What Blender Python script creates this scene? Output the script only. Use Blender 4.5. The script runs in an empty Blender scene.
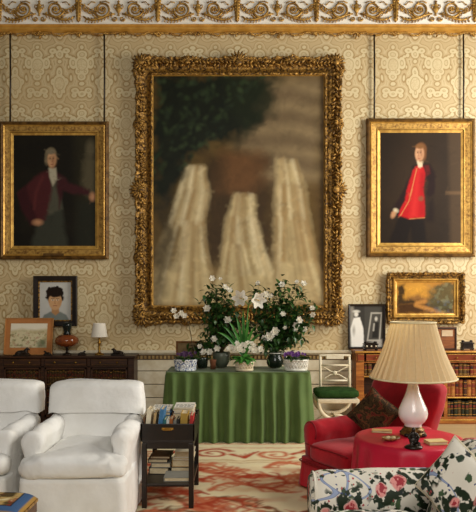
import bpy, math, random
import numpy as np
from mathutils import Vector, Matrix, noise as mnoise

# ------------------------------------------------------------------ camera, world, lights, exposure
scene = bpy.context.scene
COL = scene.collection
FPX, EYE, HOR = 620.0, 1.52, 300.0
cam_data = bpy.data.cameras.new('camera')
cam = bpy.data.objects.new('camera', cam_data)
COL.objects.link(cam)
cam.location = (0, 0, EYE)
cam.rotation_euler = (math.pi / 2, 0, 0)
cam_data.sensor_fit = 'AUTO'
cam_data.sensor_width = 36.0
cam_data.lens = FPX / 512 * 36.0
cam_data.shift_y = (HOR - 256) / 512
cam_data.clip_start = 0.05
scene.camera = cam

world = bpy.data.worlds.new('room_ambience')
scene.world = world
world.use_nodes = True
bg = world.node_tree.nodes['Background']
bg.inputs[0].default_value = (1.0, 0.93, 0.82, 1)
bg.inputs[1].default_value = 0.11


def area(name, loc, target, sx, sy, power, col):
    d = bpy.data.lights.new(name, 'AREA')
    d.shape = 'RECTANGLE'; d.size = sx; d.size_y = sy; d.energy = power; d.color = col
    o = bpy.data.objects.new(name, d); COL.objects.link(o)
    o.location = loc
    o.rotation_euler = (Vector(target) - Vector(loc)).to_track_quat('-Z', 'Y').to_euler()
    return o


area('window_daylight', (4.9, 5.2, 3.2), (-1.0, 6.5, 1.6), 2.2, 3.8, 330, (1.0, 0.95, 0.86))
area('front_fill_light', (0.2, -1.2, 3.6), (-0.7, 6.5, 2.5), 2.6, 2.4, 172, (1.0, 0.96, 0.90))  # soft fill added high behind the camera, stands for no known window

vs = scene.view_settings
vs.view_transform = 'Standard'
vs.look = 'None'
vs.exposure = 0.0
vs.gamma = 1.0
vs.use_curve_mapping = False

# ------------------------------------------------------------------ helpers
R = math.radians
rng = random.Random(7)


def at(px, py, Y):
    return Vector(((px - 238) * Y / FPX, Y, EYE - (py - HOR) * Y / FPX))


def fl(px, py, z=0.0):
    Y = (EYE - z) * FPX / (py - HOR)
    return ((px - 238) * Y / FPX, Y)


def lin(h):
    h = h.lstrip('#')
    out = []
    for i in (0, 2, 4):
        c = int(h[i:i + 2], 16) / 255
        out.append(c / 12.92 if c <= 0.04045 else ((c + 0.055) / 1.055) ** 2.4)
    return tuple(out)


class Ex:
    """a tiny arithmetic layer over Math nodes"""
    tree = None

    def __init__(s, v): s.v = v

    @staticmethod
    def op(kind, *a):
        n = Ex.tree.nodes.new('ShaderNodeMath'); n.operation = kind
        for i, x in enumerate(a):
            x = x.v if isinstance(x, Ex) else x
            if isinstance(x, (int, float)): n.inputs[i].default_value = x
            else: Ex.tree.links.new(x, n.inputs[i])
        return Ex(n.outputs[0])

    def __add__(s, o): return Ex.op('ADD', s, o)
    __radd__ = __add__
    def __sub__(s, o): return Ex.op('SUBTRACT', s, o)
    def __rsub__(s, o): return Ex.op('SUBTRACT', o, s)
    def __mul__(s, o): return Ex.op('MULTIPLY', s, o)
    __rmul__ = __mul__
    def __truediv__(s, o): return Ex.op('DIVIDE', s, o)


def smooth(x, a, b):
    n = Ex.tree.nodes.new('ShaderNodeMapRange'); n.interpolation_type = 'SMOOTHSTEP'
    Ex.tree.links.new(x.v, n.inputs[0])
    n.inputs[1].default_value = a; n.inputs[2].default_value = b
    return Ex(n.outputs[0])


def mixc(t, fac, a, b):
    n = t.nodes.new('ShaderNodeMix'); n.data_type = 'RGBA'
    if isinstance(fac, Ex): fac = fac.v
    if isinstance(fac, (int, float)): n.inputs[0].default_value = fac
    else: t.links.new(fac, n.inputs[0])
    for k, c in ((6, a), (7, b)):
        if isinstance(c, tuple): n.inputs[k].default_value = (*c[:3], 1)
        else: t.links.new(c, n.inputs[k])
    return n.outputs[2]


MATS = {}


def newmat(name, rough=0.6, metal=0.0, base=(0.5, 0.5, 0.5), spec=0.5, sheen=0.0):
    m = bpy.data.materials.new(name); m.use_nodes = True
    b = m.node_tree.nodes['Principled BSDF']
    b.inputs['Base Color'].default_value = (*base[:3], 1)
    b.inputs['Roughness'].default_value = rough
    b.inputs['Metallic'].default_value = metal
    b.inputs['Specular IOR Level'].default_value = spec
    if sheen: b.inputs['Sheen Weight'].default_value = sheen
    return m, m.node_tree, b


def texco(t, kind='Object'):
    return t.nodes.new('ShaderNodeTexCoord').outputs[kind]


def noise_node(t, scale, detail=3.0, rough=0.55, vec=None, dist=0.0):
    n = t.nodes.new('ShaderNodeTexNoise')
    n.inputs['Scale'].default_value = scale; n.inputs['Detail'].default_value = detail
    n.inputs['Roughness'].default_value = rough; n.inputs['Distortion'].default_value = dist
    t.links.new(vec if vec is not None else texco(t), n.inputs['Vector'])
    return n


def bump(t, b, height, strength=0.3, dist=0.01):
    n = t.nodes.new('ShaderNodeBump'); n.inputs['Strength'].default_value = strength
    n.inputs['Distance'].default_value = dist
    t.links.new(height, n.inputs['Height']); t.links.new(n.outputs[0], b.inputs['Normal'])


def mat(name, c1, c2=None, scale=8.0, rough=0.6, metal=0.0, bmp=0.0, bscale=None, spec=0.4, sheen=0.0, lo=0.35, hi=0.65, stretch=None):
    """a plain two-tone procedural surface"""
    if name in MATS: return MATS[name]
    if isinstance(c1, str): c1 = lin(c1)
    if c2 is None: c2 = tuple(x * 0.86 for x in c1)
    if isinstance(c2, str): c2 = lin(c2)
    m, t, b = newmat(name, rough, metal, c1, spec, sheen)
    vec = texco(t)
    if stretch:
        mp = t.nodes.new('ShaderNodeMapping'); mp.inputs['Scale'].default_value = stretch
        t.links.new(vec, mp.inputs[0]); vec = mp.outputs[0]
    n = noise_node(t, scale, vec=vec)
    r = t.nodes.new('ShaderNodeMapRange'); r.inputs[1].default_value = lo; r.inputs[2].default_value = hi
    t.links.new(n.outputs[0], r.inputs[0])
    t.links.new(mixc(t, r.outputs[0], c1, c2), b.inputs['Base Color'])
    if bmp:
        n2 = noise_node(t, bscale or scale * 3, vec=vec)
        bump(t, b, n2.outputs[0], bmp, 0.01)
    MATS[name] = m
    return m


def attr_mat(name, rough=0.6, spec=0.3, bmp=0.0, bscale=60):
    """colour comes from the pigment stored on the mesh"""
    if name in MATS: return MATS[name]
    m, t, b = newmat(name, rough, 0, spec=spec)
    a = t.nodes.new('ShaderNodeAttribute'); a.attribute_name = 'pigment'
    t.links.new(a.outputs[0], b.inputs['Base Color'])
    if bmp:
        bump(t, b, noise_node(t, bscale).outputs[0], bmp, 0.01)
    MATS[name] = m
    return m


def props(o, label=None, cat=None, group=None, kind=None):
    if label: o['label'] = label
    if cat: o['category'] = cat
    if group: o['group'] = group
    if kind: o['kind'] = kind
    return o


def empty(name, loc, rz=0.0, label=None, cat=None, group=None):
    o = bpy.data.objects.new(name, None); COL.objects.link(o)
    o.location = loc; o.rotation_euler = (0, 0, rz); o.empty_display_size = 0.1
    return props(o, label, cat, group)


class MB:
    def __init__(s): s.v = []; s.f = []; s.m = []; s.s = []

    def add(s, verts, faces, m=0, sm=True):
        k = len(s.v)
        s.v.extend([tuple(p) for p in verts])
        s.f.extend([tuple(i + k for i in f) for f in faces])
        s.m.extend([m] * len(faces)); s.s.extend([sm] * len(faces))
        return s

    def box(s, c, d, m=0, rot=None, taper=1.0):
        x, y, z = d[0] / 2, d[1] / 2, d[2] / 2
        vs_ = []
        for sz in (-1, 1):
            k = taper if sz > 0 else 1.0
            for sx, sy in ((-1, -1), (1, -1), (1, 1), (-1, 1)):
                p = Vector((sx * x * k, sy * y * k, sz * z))
                if rot: p = rot @ p
                vs_.append(p + Vector(c))
        return s.add(vs_, [(3, 2, 1, 0), (4, 5, 6, 7), (0, 1, 5, 4), (1, 2, 6, 5), (2, 3, 7, 6), (3, 0, 4, 7)], m, False)

    def grid(s, fn, nu, nv, m=0, cu=False, cv=False, sm=True):
        vs_ = [fn(i / (nu if cu else nu - 1), j / (nv if cv else nv - 1)) for j in range(nv) for i in range(nu)]
        fs = []
        for j in range(nv if cv else nv - 1):
            for i in range(nu if cu else nu - 1):
                a = j * nu + i; b = j * nu + (i + 1) % nu
                c = ((j + 1) % nv) * nu + (i + 1) % nu; d = ((j + 1) % nv) * nu + i
                fs.append((a, b, c, d))
        return s.add(vs_, fs, m, sm)

    def tube(s, pts, rad, n=8, m=0, closed=False, cap=True, flat=1.0):
        pts = [Vector(p) for p in pts]
        N = len(pts)
        if not isinstance(rad, (list, tuple)): rad = [rad] * N
        vs_ = []; fs = []
        prev = None
        for i, p in enumerate(pts):
            a = pts[i - 1] if (i or closed) else p
            b = pts[(i + 1) % N] if (i < N - 1 or closed) else p
            t = (b - a)
            t = t.normalized() if t.length > 1e-9 else Vector((0, 0, 1))
            if prev is None:
                u = t.cross(Vector((0, 1, 0)))
                if u.length < 0.1: u = t.cross(Vector((1, 0, 0)))
            else:
                u = prev - t * prev.dot(t)
            u.normalize(); prev = u
            w = t.cross(u)
            for k in range(n):
                an = 2 * math.pi * k / n
                vs_.append(p + u * (math.cos(an) * rad[i]) + w * (math.sin(an) * rad[i] * flat))
        for i in range(N if closed else N - 1):
            for k in range(n):
                j = (i + 1) % N
                fs.append((i * n + k, i * n + (k + 1) % n, j * n + (k + 1) % n, j * n + k))
        if cap and not closed:
            fs.append(tuple(reversed(range(n)))); fs.append(tuple((N - 1) * n + k for k in range(n)))
        return s.add(vs_, fs, m, True)

    def lathe(s, prof, c=(0, 0, 0), n=32, m=0, wave=None, sx=1.0, sy=1.0, cap=True):
        c = Vector(c); vs_ = []; fs = []
        for i, (r, z) in enumerate(prof):
            for k in range(n):
                a = 2 * math.pi * k / n
                rr = r + (wave(a, i, r, z) if wave else 0)
                vs_.append(c + Vector((rr * math.cos(a) * sx, rr * math.sin(a) * sy, z)))
        for i in range(len(prof) - 1):
            for k in range(n):
                fs.append((i * n + k, i * n + (k + 1) % n, (i + 1) * n + (k + 1) % n, (i + 1) * n + k))
        if cap:
            if prof[0][0] > 1e-4: fs.append(tuple(reversed(range(n))))
            L = len(prof) - 1
            if prof[-1][0] > 1e-4: fs.append(tuple(L * n + k for k in range(n)))
        return s.add(vs_, fs, m, True)

    def puff(s, c, r, e1=0.5, e2=0.5, nu=40, nv=20, m=0, fn=None, rot=None):
        """superellipsoid cushion; fn(p) may move each point"""
        c = Vector(c)
        def P(x, e): return math.copysign(abs(x) ** e, x)
        def f(u, v):
            a = 2 * math.pi * u; b = math.pi * (v - 0.5) * 0.998
            p = Vector((r[0] * P(math.cos(b), e1) * P(math.cos(a), e2),
                        r[1] * P(math.cos(b), e1) * P(math.sin(a), e2),
                        r[2] * P(math.sin(b), e1)))
            if fn: p = fn(p)
            if rot: p = rot @ p
            return p + c
        s.grid(f, nu, nv, m, cu=True)
        k = len(s.v) - nu * nv
        s.f.append(tuple(k + i for i in reversed(range(nu)))); s.m.append(m); s.s.append(True)
        s.f.append(tuple(k + (nv - 1) * nu + i for i in range(nu))); s.m.append(m); s.s.append(True)
        return s

    def prism(s, pts2, y0, y1, m=0, sm=False):
        """outline in XZ pushed from y0 to y1"""
        n = len(pts2)
        vs_ = [(x, y0, z) for x, z in pts2] + [(x, y1, z) for x, z in pts2]
        fs = [tuple(range(n)), tuple(n + i for i in reversed(range(n)))]
        fs += [(i, i + n, (i + 1) % n + n, (i + 1) % n) for i in range(n)]
        return s.add(vs_, fs, m, sm)

    def build(s, name, mats, parent=None, loc=(0, 0, 0), rot=(0, 0, 0), bevel=0.0, label=None, cat=None, group=None, kind=None, colors=None, fixn=True):
        me = bpy.data.meshes.new(name)
        me.from_pydata(s.v, [], s.f)
        if not isinstance(mats, (list, tuple)): mats = [mats]
        for q in mats: me.materials.append(q)
        me.polygons.foreach_set('material_index', s.m)
        me.polygons.foreach_set('use_smooth', s.s)
        if colors is not None:
            a = me.color_attributes.new('pigment', 'FLOAT_COLOR', 'POINT')
            c4 = np.ones((len(s.v), 4), np.float32); c4[:, :3] = colors
            a.data.foreach_set('color', c4.ravel())
        me.update()
        o = bpy.data.objects.new(name, me); COL.objects.link(o)
        o.location = loc; o.rotation_euler = rot
        if parent: o.parent = parent
        if bevel:
            b = o.modifiers.new('bevel', 'BEVEL'); b.width = bevel; b.segments = 2; b.limit_method = 'ANGLE'; b.angle_limit = R(40)
        return props(o, label, cat, group, kind)


def copy_tree(o, loc=None, rz=None, parent=None):
    c = o.copy(); COL.objects.link(c)
    if parent: c.parent = parent
    if loc is not None: c.location = loc
    if rz is not None: c.rotation_euler = (0, 0, rz)
    for ch in list(o.children): copy_tree(ch, parent=c)
    return c


def nz(x, y=0.0, z=0.0): return mnoise.noise(Vector((x, y, z)))


ORD = ['', 'first', 'second', 'third', 'fourth', 'fifth', 'sixth', 'seventh', 'eighth', 'ninth', 'tenth', 'eleventh', 'twelfth', 'thirteenth',
       'fourteenth', 'fifteenth', 'sixteenth', 'seventeenth', 'eighteenth', 'nineteenth', 'twentieth']

# ------------------------------------------------------------------ pigments on canvas
class Paint:
    def __init__(s, nx, ny, aspect, base):
        s.nx, s.ny = nx, ny
        u, v = np.meshgrid(np.linspace(0, 1, nx), np.linspace(0, 1, ny))
        s.U, s.V, s.A = u, v, aspect          # V counts from the top; A = height / width
        s.img = np.zeros((ny, nx, 3)) + np.array(lin(base))

    def noise(s, sc, seed=0, oct=3):
        r = np.random.RandomState(seed); out = np.zeros((s.ny, s.nx)); amp = 1.0; tot = 0
        for o in range(oct):
            k = sc * 2 ** o; gx, gy = int(k) + 3, int(k * s.A) + 3
            g = r.rand(gy, gx)
            x = s.U * k; y = s.V * k * s.A
            xi = x.astype(int); yi = y.astype(int); fx = x - xi; fy = y - yi
            fx = fx * fx * (3 - 2 * fx); fy = fy * fy * (3 - 2 * fy)
            n = (g[yi, xi] * (1 - fx) + g[yi, xi + 1] * fx) * (1 - fy) + (g[yi + 1, xi] * (1 - fx) + g[yi + 1, xi + 1] * fx) * fy
            out += n * amp; tot += amp; amp *= 0.5
        return out / tot

    def put(s, mask, col):
        c = np.array(lin(col) if isinstance(col, str) else col)
        s.img = s.img * (1 - mask[..., None]) + c * mask[..., None]

    def ell(s, cx, cy, rx, ry, col, soft=0.02, rot=0.0, k=1.0, wob=0.0, seed=1):
        x = s.U - cx; y = (s.V - cy) * s.A; ry = ry * s.A
        c, n = math.cos(rot), math.sin(rot)
        X = x * c + y * n; Y = -x * n + y * c
        d = np.sqrt((X / rx) ** 2 + (Y / ry) ** 2) - 1
        if wob: d = d + (s.noise(14, seed) - 0.5) * wob
        sf = soft / min(rx, ry)
        s.put(np.clip(0.5 - d / (2 * sf), 0, 1) * k, col)

    def poly(s, pts, col, soft=0.015, k=1.0, wob=0.0, seed=1):
        P = [(x, y * s.A) for x, y in pts]; X = s.U; Y = s.V * s.A
        if wob:
            X = X + (s.noise(12, seed) - 0.5) * wob; Y = Y + (s.noise(12, seed + 9) - 0.5) * wob
        ins = np.zeros(X.shape, bool); d = np.full(X.shape, 9.0)
        for (x0, y0), (x1, y1) in zip(P, P[1:] + P[:1]):
            dx, dy = x1 - x0, y1 - y0
            t = np.clip(((X - x0) * dx + (Y - y0) * dy) / (dx * dx + dy * dy + 1e-12), 0, 1)
            d = np.minimum(d, np.hypot(X - x0 - t * dx, Y - y0 - t * dy))
            cr = (y0 > Y) != (y1 > Y)
            with np.errstate(divide='ignore', invalid='ignore'):
                xc = x0 + (Y - y0) * dx / (dy if abs(dy) > 1e-12 else 1e-12)
            ins ^= cr & (X < xc)
        sd = np.where(ins, -d, d)
        s.put(np.clip(0.5 - sd / (2 * soft), 0, 1) * k, col)

    def line(s, pts, w, col, soft=0.006, k=1.0):
        X = s.U; Y = s.V * s.A; d = np.full(X.shape, 9.0)
        P = [(x, y * s.A) for x, y in pts]
        for (x0, y0), (x1, y1) in zip(P, P[1:]):
            dx, dy = x1 - x0, y1 - y0
            t = np.clip(((X - x0) * dx + (Y - y0) * dy) / (dx * dx + dy * dy + 1e-12), 0, 1)
            d = np.minimum(d, np.hypot(X - x0 - t * dx, Y - y0 - t * dy))
        s.put(np.clip(0.5 - (d - w) / (2 * soft), 0, 1) * k, col)

    def strokes(s, n, seed, ln=.06, w=.008, var=.25, k=.5):
        q = random.Random(seed)
        for _ in range(n):
            x, y = q.random(), q.random(); a = q.uniform(0, 3.14)
            c = s.img[min(s.ny - 1, int(y * s.ny)), min(s.nx - 1, int(x * s.nx))] * (1 + q.uniform(-var, var))
            dx, dy = ln * q.uniform(.4, 1) * math.cos(a), ln * q.uniform(.4, 1) * math.sin(a) / s.A
            s.line([(x - dx, y - dy), (x + dx, y + dy)], w * q.uniform(.5, 1.2), c, .008, k)

    def mul(s, f): s.img = s.img * f[..., None]

    def canvas(s, name, w, h, parent, y=0.0, rough=0.45, lab=None):
        b = MB()
        b.grid(lambda u, v: (-w / 2 + u * w, y, h / 2 - v * h), s.nx, s.ny)
        b.f = [tuple(reversed(f)) for f in b.f]
        return b.build(name, attr_mat('oil_pigment' if rough < 0.6 else 'paper_pigment', rough, 0.12), parent, colors=s.img.reshape(-1, 3), label=lab)


def frame_rings(w, h, prof, mats_idx, b):
    """mitred moulding: prof = [(inset, height)], heights towards -Y"""
    rings = []
    for ins, ht in prof:
        x, z = w / 2 - ins, h / 2 - ins
        rings.append([(-x, -ht, -z), (x, -ht, -z), (x, -ht, z), (-x, -ht, z)])
    vs_ = [p for r_ in rings for p in r_]
    for i in range(len(rings) - 1):
        fs = [(i * 4 + k, i * 4 + (k + 1) % 4, (i + 1) * 4 + (k + 1) % 4, (i + 1) * 4 + k) for k in range(4)]
        k0 = len(b.v)
        b.add([vs_[j] for f in fs for j in f], [(q * 4, q * 4 + 1, q * 4 + 2, q * 4 + 3) for q in range(4)], mats_idx[i], False)
    return b
# ------------------------------------------------------------------ shared surfaces
GOLD = mat('gilding', '#c0954a', '#7a5424', scale=26, rough=0.4, metal=0.5, bmp=0.25, bscale=90, lo=0.42, hi=0.68)
GOLD_BRIGHT = mat('burnished_gilding', '#d9ab52', '#b0823a', scale=14, rough=0.38, metal=0.45, bmp=0.08)
GOLD_OLD = mat('antique_gilding', '#b0843c', '#46301a', scale=34, rough=0.42, metal=0.5, bmp=0.4, bscale=120, lo=0.40, hi=0.62)
BRASS = mat('brass', '#c79a4a', '#8c6427', scale=20, rough=0.35, metal=0.9)
BLACKWOOD = mat('ebonised_wood', '#17110e', '#241913', scale=10, rough=0.35, stretch=(1, 8, 1))
DARKWOOD = mat('dark_mahogany', '#4a2c19', '#2b180d', scale=8, rough=0.4, bmp=0.1, stretch=(0.6, 6, 6))
WARMWOOD = mat('satinwood', '#b3702f', '#7d4319', scale=6, rough=0.38, bmp=0.08, stretch=(0.6, 5, 5))
PALEWOOD = mat('cream_painted_wood', '#e6dcc2', '#d3c4a2', scale=9, rough=0.5, bmp=0.08)
BRONZE = mat('dark_bronze', '#1d1713', '#33261a', scale=18, rough=0.35, metal=0.4)
PAPER = mat('paper_edges', '#e2d3b0', '#c3ad84', scale=40, rough=0.8, stretch=(1, 1, 12))
CREAMPAINT = mat('cream_plaster', '#fbf6ea', '#f3ecdb', scale=5, rough=0.6)

WALL_Y = 7.95
# ------------------------------------------------------------------ floor
def floor_mat():
    m, t, b = newmat('pale_boards', 0.5)
    br = t.nodes.new('ShaderNodeTexBrick')
    t.links.new(texco(t), br.inputs['Vector'])
    br.inputs['Scale'].default_value = 1.0
    br.inputs['Brick Width'].default_value = 2.2; br.inputs['Row Height'].default_value = 0.16
    br.inputs['Mortar Size'].default_value = 0.003
    br.inputs['Color1'].default_value = (*lin('#c9ae84'), 1); br.inputs['Color2'].default_value = (*lin('#bda078'), 1)
    br.inputs['Mortar'].default_value = (*lin('#7a6140'), 1)
    n = noise_node(t, 6.0)
    t.links.new(mixc(t, n.outputs[0], br.outputs[0], lin('#b89a6c')), b.inputs['Base Color'])
    return m

b = MB()
b.box((0, 3.5, -0.05), (10.0, 10.0, 0.1))
b.build('floor', floor_mat(), kind='structure')

# ------------------------------------------------------------------ damask wall
def damask():
    m, t, b = newmat('damask_wall_hanging', 0.55, 0, spec=0.35)
    Ex.tree = t
    sep = t.nodes.new('ShaderNodeSeparateXYZ')
    nd = noise_node(t, 7.0, 2.0)
    # a slight wander so that the woven outline is never ruled
    mixv = t.nodes.new('ShaderNodeVectorMath'); mixv.operation = 'MULTIPLY_ADD'
    t.links.new(nd.outputs['Color'], mixv.inputs[0]); mixv.inputs[1].default_value = (0.03, 0, 0.03)
    t.links.new(texco(t), mixv.inputs[2]); t.links.new(mixv.outputs[0], sep.inputs[0])
    X, Z = Ex(sep.outputs[0]), Ex(sep.outputs[2])
    PX, PZ = 0.570, 0.757
    ox = (393 - 238) / 78.0 + 0.015; oz = EYE + (300 - 64.6) / 78.0 + 0.015
    mx = Ex.op('ABSOLUTE', Ex.op('WRAP', X - ox, PX / 2, -PX / 2))
    zz = Z - oz
    E = [(0, 0.0, .095, .115), (0, .13, .072, .062), (.112, .02, .055, .085), (0, -.155, .058, .055), (.045, -.09, .05, .05),
         (0, -.245, .04, .03),
         (.285, -.245, .095, .125), (.285, -.36, .05, .085), (.285, -.10, .045, .075), (.20, -.22, .035, .05),
         (0, -.375, .06, .045), (.085, -.335, .06, .045), (.10, -.395, .04, .035),
         (.14, -.17, .022, .05), (.15, .10, .03, .022), (.0, .225, .03, .03), (.285, .04, .03, .03), (.17, -.03, .016, .03), (.225, -.345, .025, .03),
         (.285, .135, .055, .06), (.20, .175, .055, .04), (.285, .215, .045, .03), (.19, .115, .03, .03)]
    d = None; core = None
    for cx, cz, rx, rz in E:
        a = (mx - cx) * (1 / rx)
        c = Ex.op('WRAP', zz - cz, PZ / 2, -PZ / 2) * (1 / rz)
        q = (Ex.op('SQRT', a * a + c * c) - 1.0) * min(rx, rz)
        d = q if d is None else Ex.op('SMOOTH_MIN', d, q, 0.012)
    n2 = noise_node(t, 26.0, 3.0)
    base, light, dark = lin('#c8b185'), lin('#d9c89e'), lin('#a38552')
    inside = smooth(d, 0.006, -0.006)
    core = smooth(d, -0.030, -0.042)
    # veins in the heart of each flower
    ve = Ex.op('SINE', Ex(n2.outputs[0]) * 40.0)
    col = mixc(t, inside, base, light)
    col = mixc(t, core * smooth(ve, -0.2, 0.6) * 0.75, col, base)
    line1 = smooth(Ex.op('ABSOLUTE', d), 0.0085, 0.003)
    line2 = smooth(Ex.op('ABSOLUTE', d - 0.026), 0.008, 0.003)
    line3 = smooth(Ex.op('ABSOLUTE', d + 0.034), 0.006, 0.002)
    col = mixc(t, line1 * 0.85, col, dark)
    col = mixc(t, line2 * 0.6, col, light)
    col = mixc(t, line3 * 0.6, col, dark)
    col = mixc(t, smooth(Ex.op('ABSOLUTE', d - 0.040), 0.006, 0.002) * 0.55, col, dark)
    n3 = noise_node(t, 1.3, 3.0)
    col = mixc(t, Ex.op('MULTIPLY', smooth(Ex(n3.outputs[0]), 0.45, 0.75), 0.25), col, lin('#b89a68'))
    t.links.new(col, b.inputs['Base Color'])
    bump(t, b, inside.v, 0.12, 0.004)
    return m

b = MB()
b.box((0, WALL_Y + 0.06, 2.75), (10.0, 0.12, 5.5))
b.build('wall_back', damask(), kind='structure')

# ------------------------------------------------------------------ cornice: frieze, gilt ornaments, gilt moulding
SF = FPX / 7.90
def fz(px, py, y=7.885): return Vector(((px - 238) / SF, y, EYE - (py - HOR) / SF))

b = MB()
z0 = fz(0, 24.5).z
b.box((0, 7.925, (z0 + 5.5) / 2), (10.0, 0.05, 5.5 - z0))
frieze = b.build('trim_1', CREAMPAINT, kind='structure')

def motif_urn(cx):
    b = MB(); p = lambda x, y: fz(cx + x, y) - Vector((0, 0.0, 0))
    c = fz(cx, 0)
    prof = [(0.2, 16.5), (1.6, 16), (0.7, 14.5), (1.4, 13), (2.9, 10.5), (3.2, 8.5), (1.8, 6.8), (2.2, 6.2), (2.6, 5.4), (1.2, 4.4), (0.9, 3.2), (1.6, 2.2), (0.2, 0.6)]
    b.lathe([(r / SF, fz(0, y).z) for r, y in prof], (c.x, 7.885, 0), n=14, sy=0.5)
    for s in (-1, 1):
        b.tube([p(s * 2.2, 6), p(s * 4.2, 5.2), p(s * 4.6, 7.5), p(s * 3, 9.6)], 0.007, 6)
        pts = []
        for k in range(16):
            a = k / 15 * 2 * math.pi * 1.3; r_ = 2.6 * (1 - k / 18)
            pts.append(p(s * (3.7 + r_ * math.cos(a)), 19.2 + r_ * math.sin(a)))
        b.tube(pts, [0.012 * (1 - i / 22) for i in range(16)], 6)
    return b.build('gilt_urn', GOLD, frieze)

def motif_bracket(cx):
    b = MB(); rr = random.Random(int(cx))
    for k in range(7):
        y = 1.0 + k * 3.1
        w = 3.4 - 0.22 * k
        for s in (-1, 1):
            b.puff(fz(cx + s * w * 0.5, y + 0.6), (w / SF * 0.55, 0.018, 1.9 / SF), 0.9, 0.9, 10, 6, rot=Matrix.Rotation(s * 0.5, 3, 'Y'))
    b.puff(fz(cx, 12), (1.4 / SF, 0.03, 11 / SF), 0.8, 0.9, 10, 8)
    return b.build('gilt_bracket', GOLD, frieze)

def motif_scroll(cx, s):
    """acanthus scroll between the urn at cx and the bracket 39.5 px away on side s"""
    b = MB(); p = lambda x, y: fz(cx + s * x, y)
    rr = random.Random(int(cx * 3 + s))
    stem = [p(3.5, 14.2), p(9, 15.2), p(15, 17.5), p(21, 19.6), p(27, 20.4), p(32, 19.4), p(35.5, 16.6)]
    b.tube(stem, [0.010, 0.014, 0.018, 0.017, 0.013, 0.010, 0.007], 7, flat=0.8)
    for k in range(9):                                            # leaves curling off the stem
        f = k / 8; x = 7 + 26 * f; y = 15 + 6 * math.sin(f * 2.2) * 0.95
        for q in (-1, 1):
            b.puff(p(x, y + q * 1.7), (1.7 / SF, 0.012, 0.5 / SF), 0.9, 0.9, 8, 5, rot=Matrix.Rotation(s * (0.9 * q + 0.2), 3, 'Y'))
    pts = []; rad = []
    for k in range(40):                                           # the big volute
        f = k / 39; a = 2.9 - f * 2 * math.pi * 1.65; r_ = 8.4 * (1 - 0.70 * f)
        pts.append(p(16.2 - r_ * math.cos(a), 9.8 + r_ * math.sin(a))); rad.append(0.016 * (1 - 0.5 * f))
    b.tube(pts, rad, 6)
    for k in range(6):                                            # rosette
        a = k * math.pi / 3
        b.puff(p(16.2 + 1.6 * math.cos(a), 9.4 + 1.6 * math.sin(a)), (1.2 / SF, 0.015, 1.2 / SF), 1, 1, 8, 5)
    for (xa, ya, xb, yb, xc2, yc2) in ((9, 3.5, 13, 1.6, 18, 2.6), (23, 3, 27, 2.2, 30, 5), (33, 12, 36, 9, 36, 5), (22, 18, 26, 15.5, 25, 13)):
        b.tube([p(xa, ya), p(xb, yb), p(xc2, yc2)], [.008, .007, .004], 5)
        b.puff(p(xc2, yc2), (1.1 / SF, .012, .8 / SF), .9, .9, 8, 5)
    for k in range(13):                                           # leaf garland hanging between volute and bracket
        f = k / 12; x = 20 + 15 * f; y = 8.5 + 4.5 * math.sin(f * 3.0) - 2.0 * f
        for q in (-1, 1, 0):
            an = rr.uniform(-1.2, 1.2)
            b.puff(p(x + rr.uniform(-.9, .9), y + q * 1.9), (1.25 / SF, 0.011, 0.55 / SF), 0.9, 0.9, 7, 5, rot=Matrix.Rotation(an, 3, 'Y'))
    return b.build('gilt_scroll', GOLD, frieze)

for k in range(6):
    cx = 39.5 + 79.2 * k
    motif_urn(cx); motif_scroll(cx, -1); motif_scroll(cx, 1)
for k in range(7): motif_bracket(-0.5 + 79.2 * k)

# gilt moulding under the frieze
b = MB()
pr = [(0.0, 24.0), (0.05, 24.0), (0.075, 25.2), (0.055, 26.4), (0.06, 27.2), (0.085, 28.6), (0.085, 29.6), (0.05, 30.6), (0.03, 31.2), (0.02, 31.8), (0.0, 31.8)]
pts = [(7.95 - d, fz(0, y).z) for d, y in pr]
vv = []
for x in (-5.0, 5.0): vv += [(x, y, z) for y, z in pts]
n = len(pts)
b.add(vv, [(i, i + 1, n + i + 1, n + i) for i in range(n - 1)], 0, False)
moulding = b.build('trim_2', mat('water_gilding', '#e0ae55', '#c8933c', scale=9, rough=.45, metal=.25), kind='structure')
for k in range(13):
    b = MB(); cx = -0.5 + 39.6 * k; rr = random.Random(k)
    big = (k % 2 == 1)
    q = lambda x, y: fz(cx + x, y, 7.915)
    for j in range(27):                                           # a running swag of small leaves
        f = j / 26; x = -19 + 38 * f
        y = 32.0 + 2.8 * abs(math.cos(f * math.pi)) ** 0.7 * (0.6 + 0.4 * math.cos(f * 4 * math.pi)) + rr.uniform(-.5, .5)
        b.puff(q(x, y), (1.25 / SF, 0.018, 0.85 / SF), .9, .9, 8, 5, rot=Matrix.Rotation(rr.uniform(-1, 1), 3, 'Y'))
    for j in range(14):                                           # pendant cluster
        f = rr.uniform(-1, 1); d = (1 - abs(f)) * (5.2 if big else 3.6)
        b.puff(q(f * (8 if big else 5), 32.5 + d * rr.random()), (1.2 / SF, 0.02, 0.85 / SF), .9, .9, 8, 5, rot=Matrix.Rotation(rr.uniform(-1, 1), 3, 'Y'))
    b.build('gilt_swag', GOLD, moulding)

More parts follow.
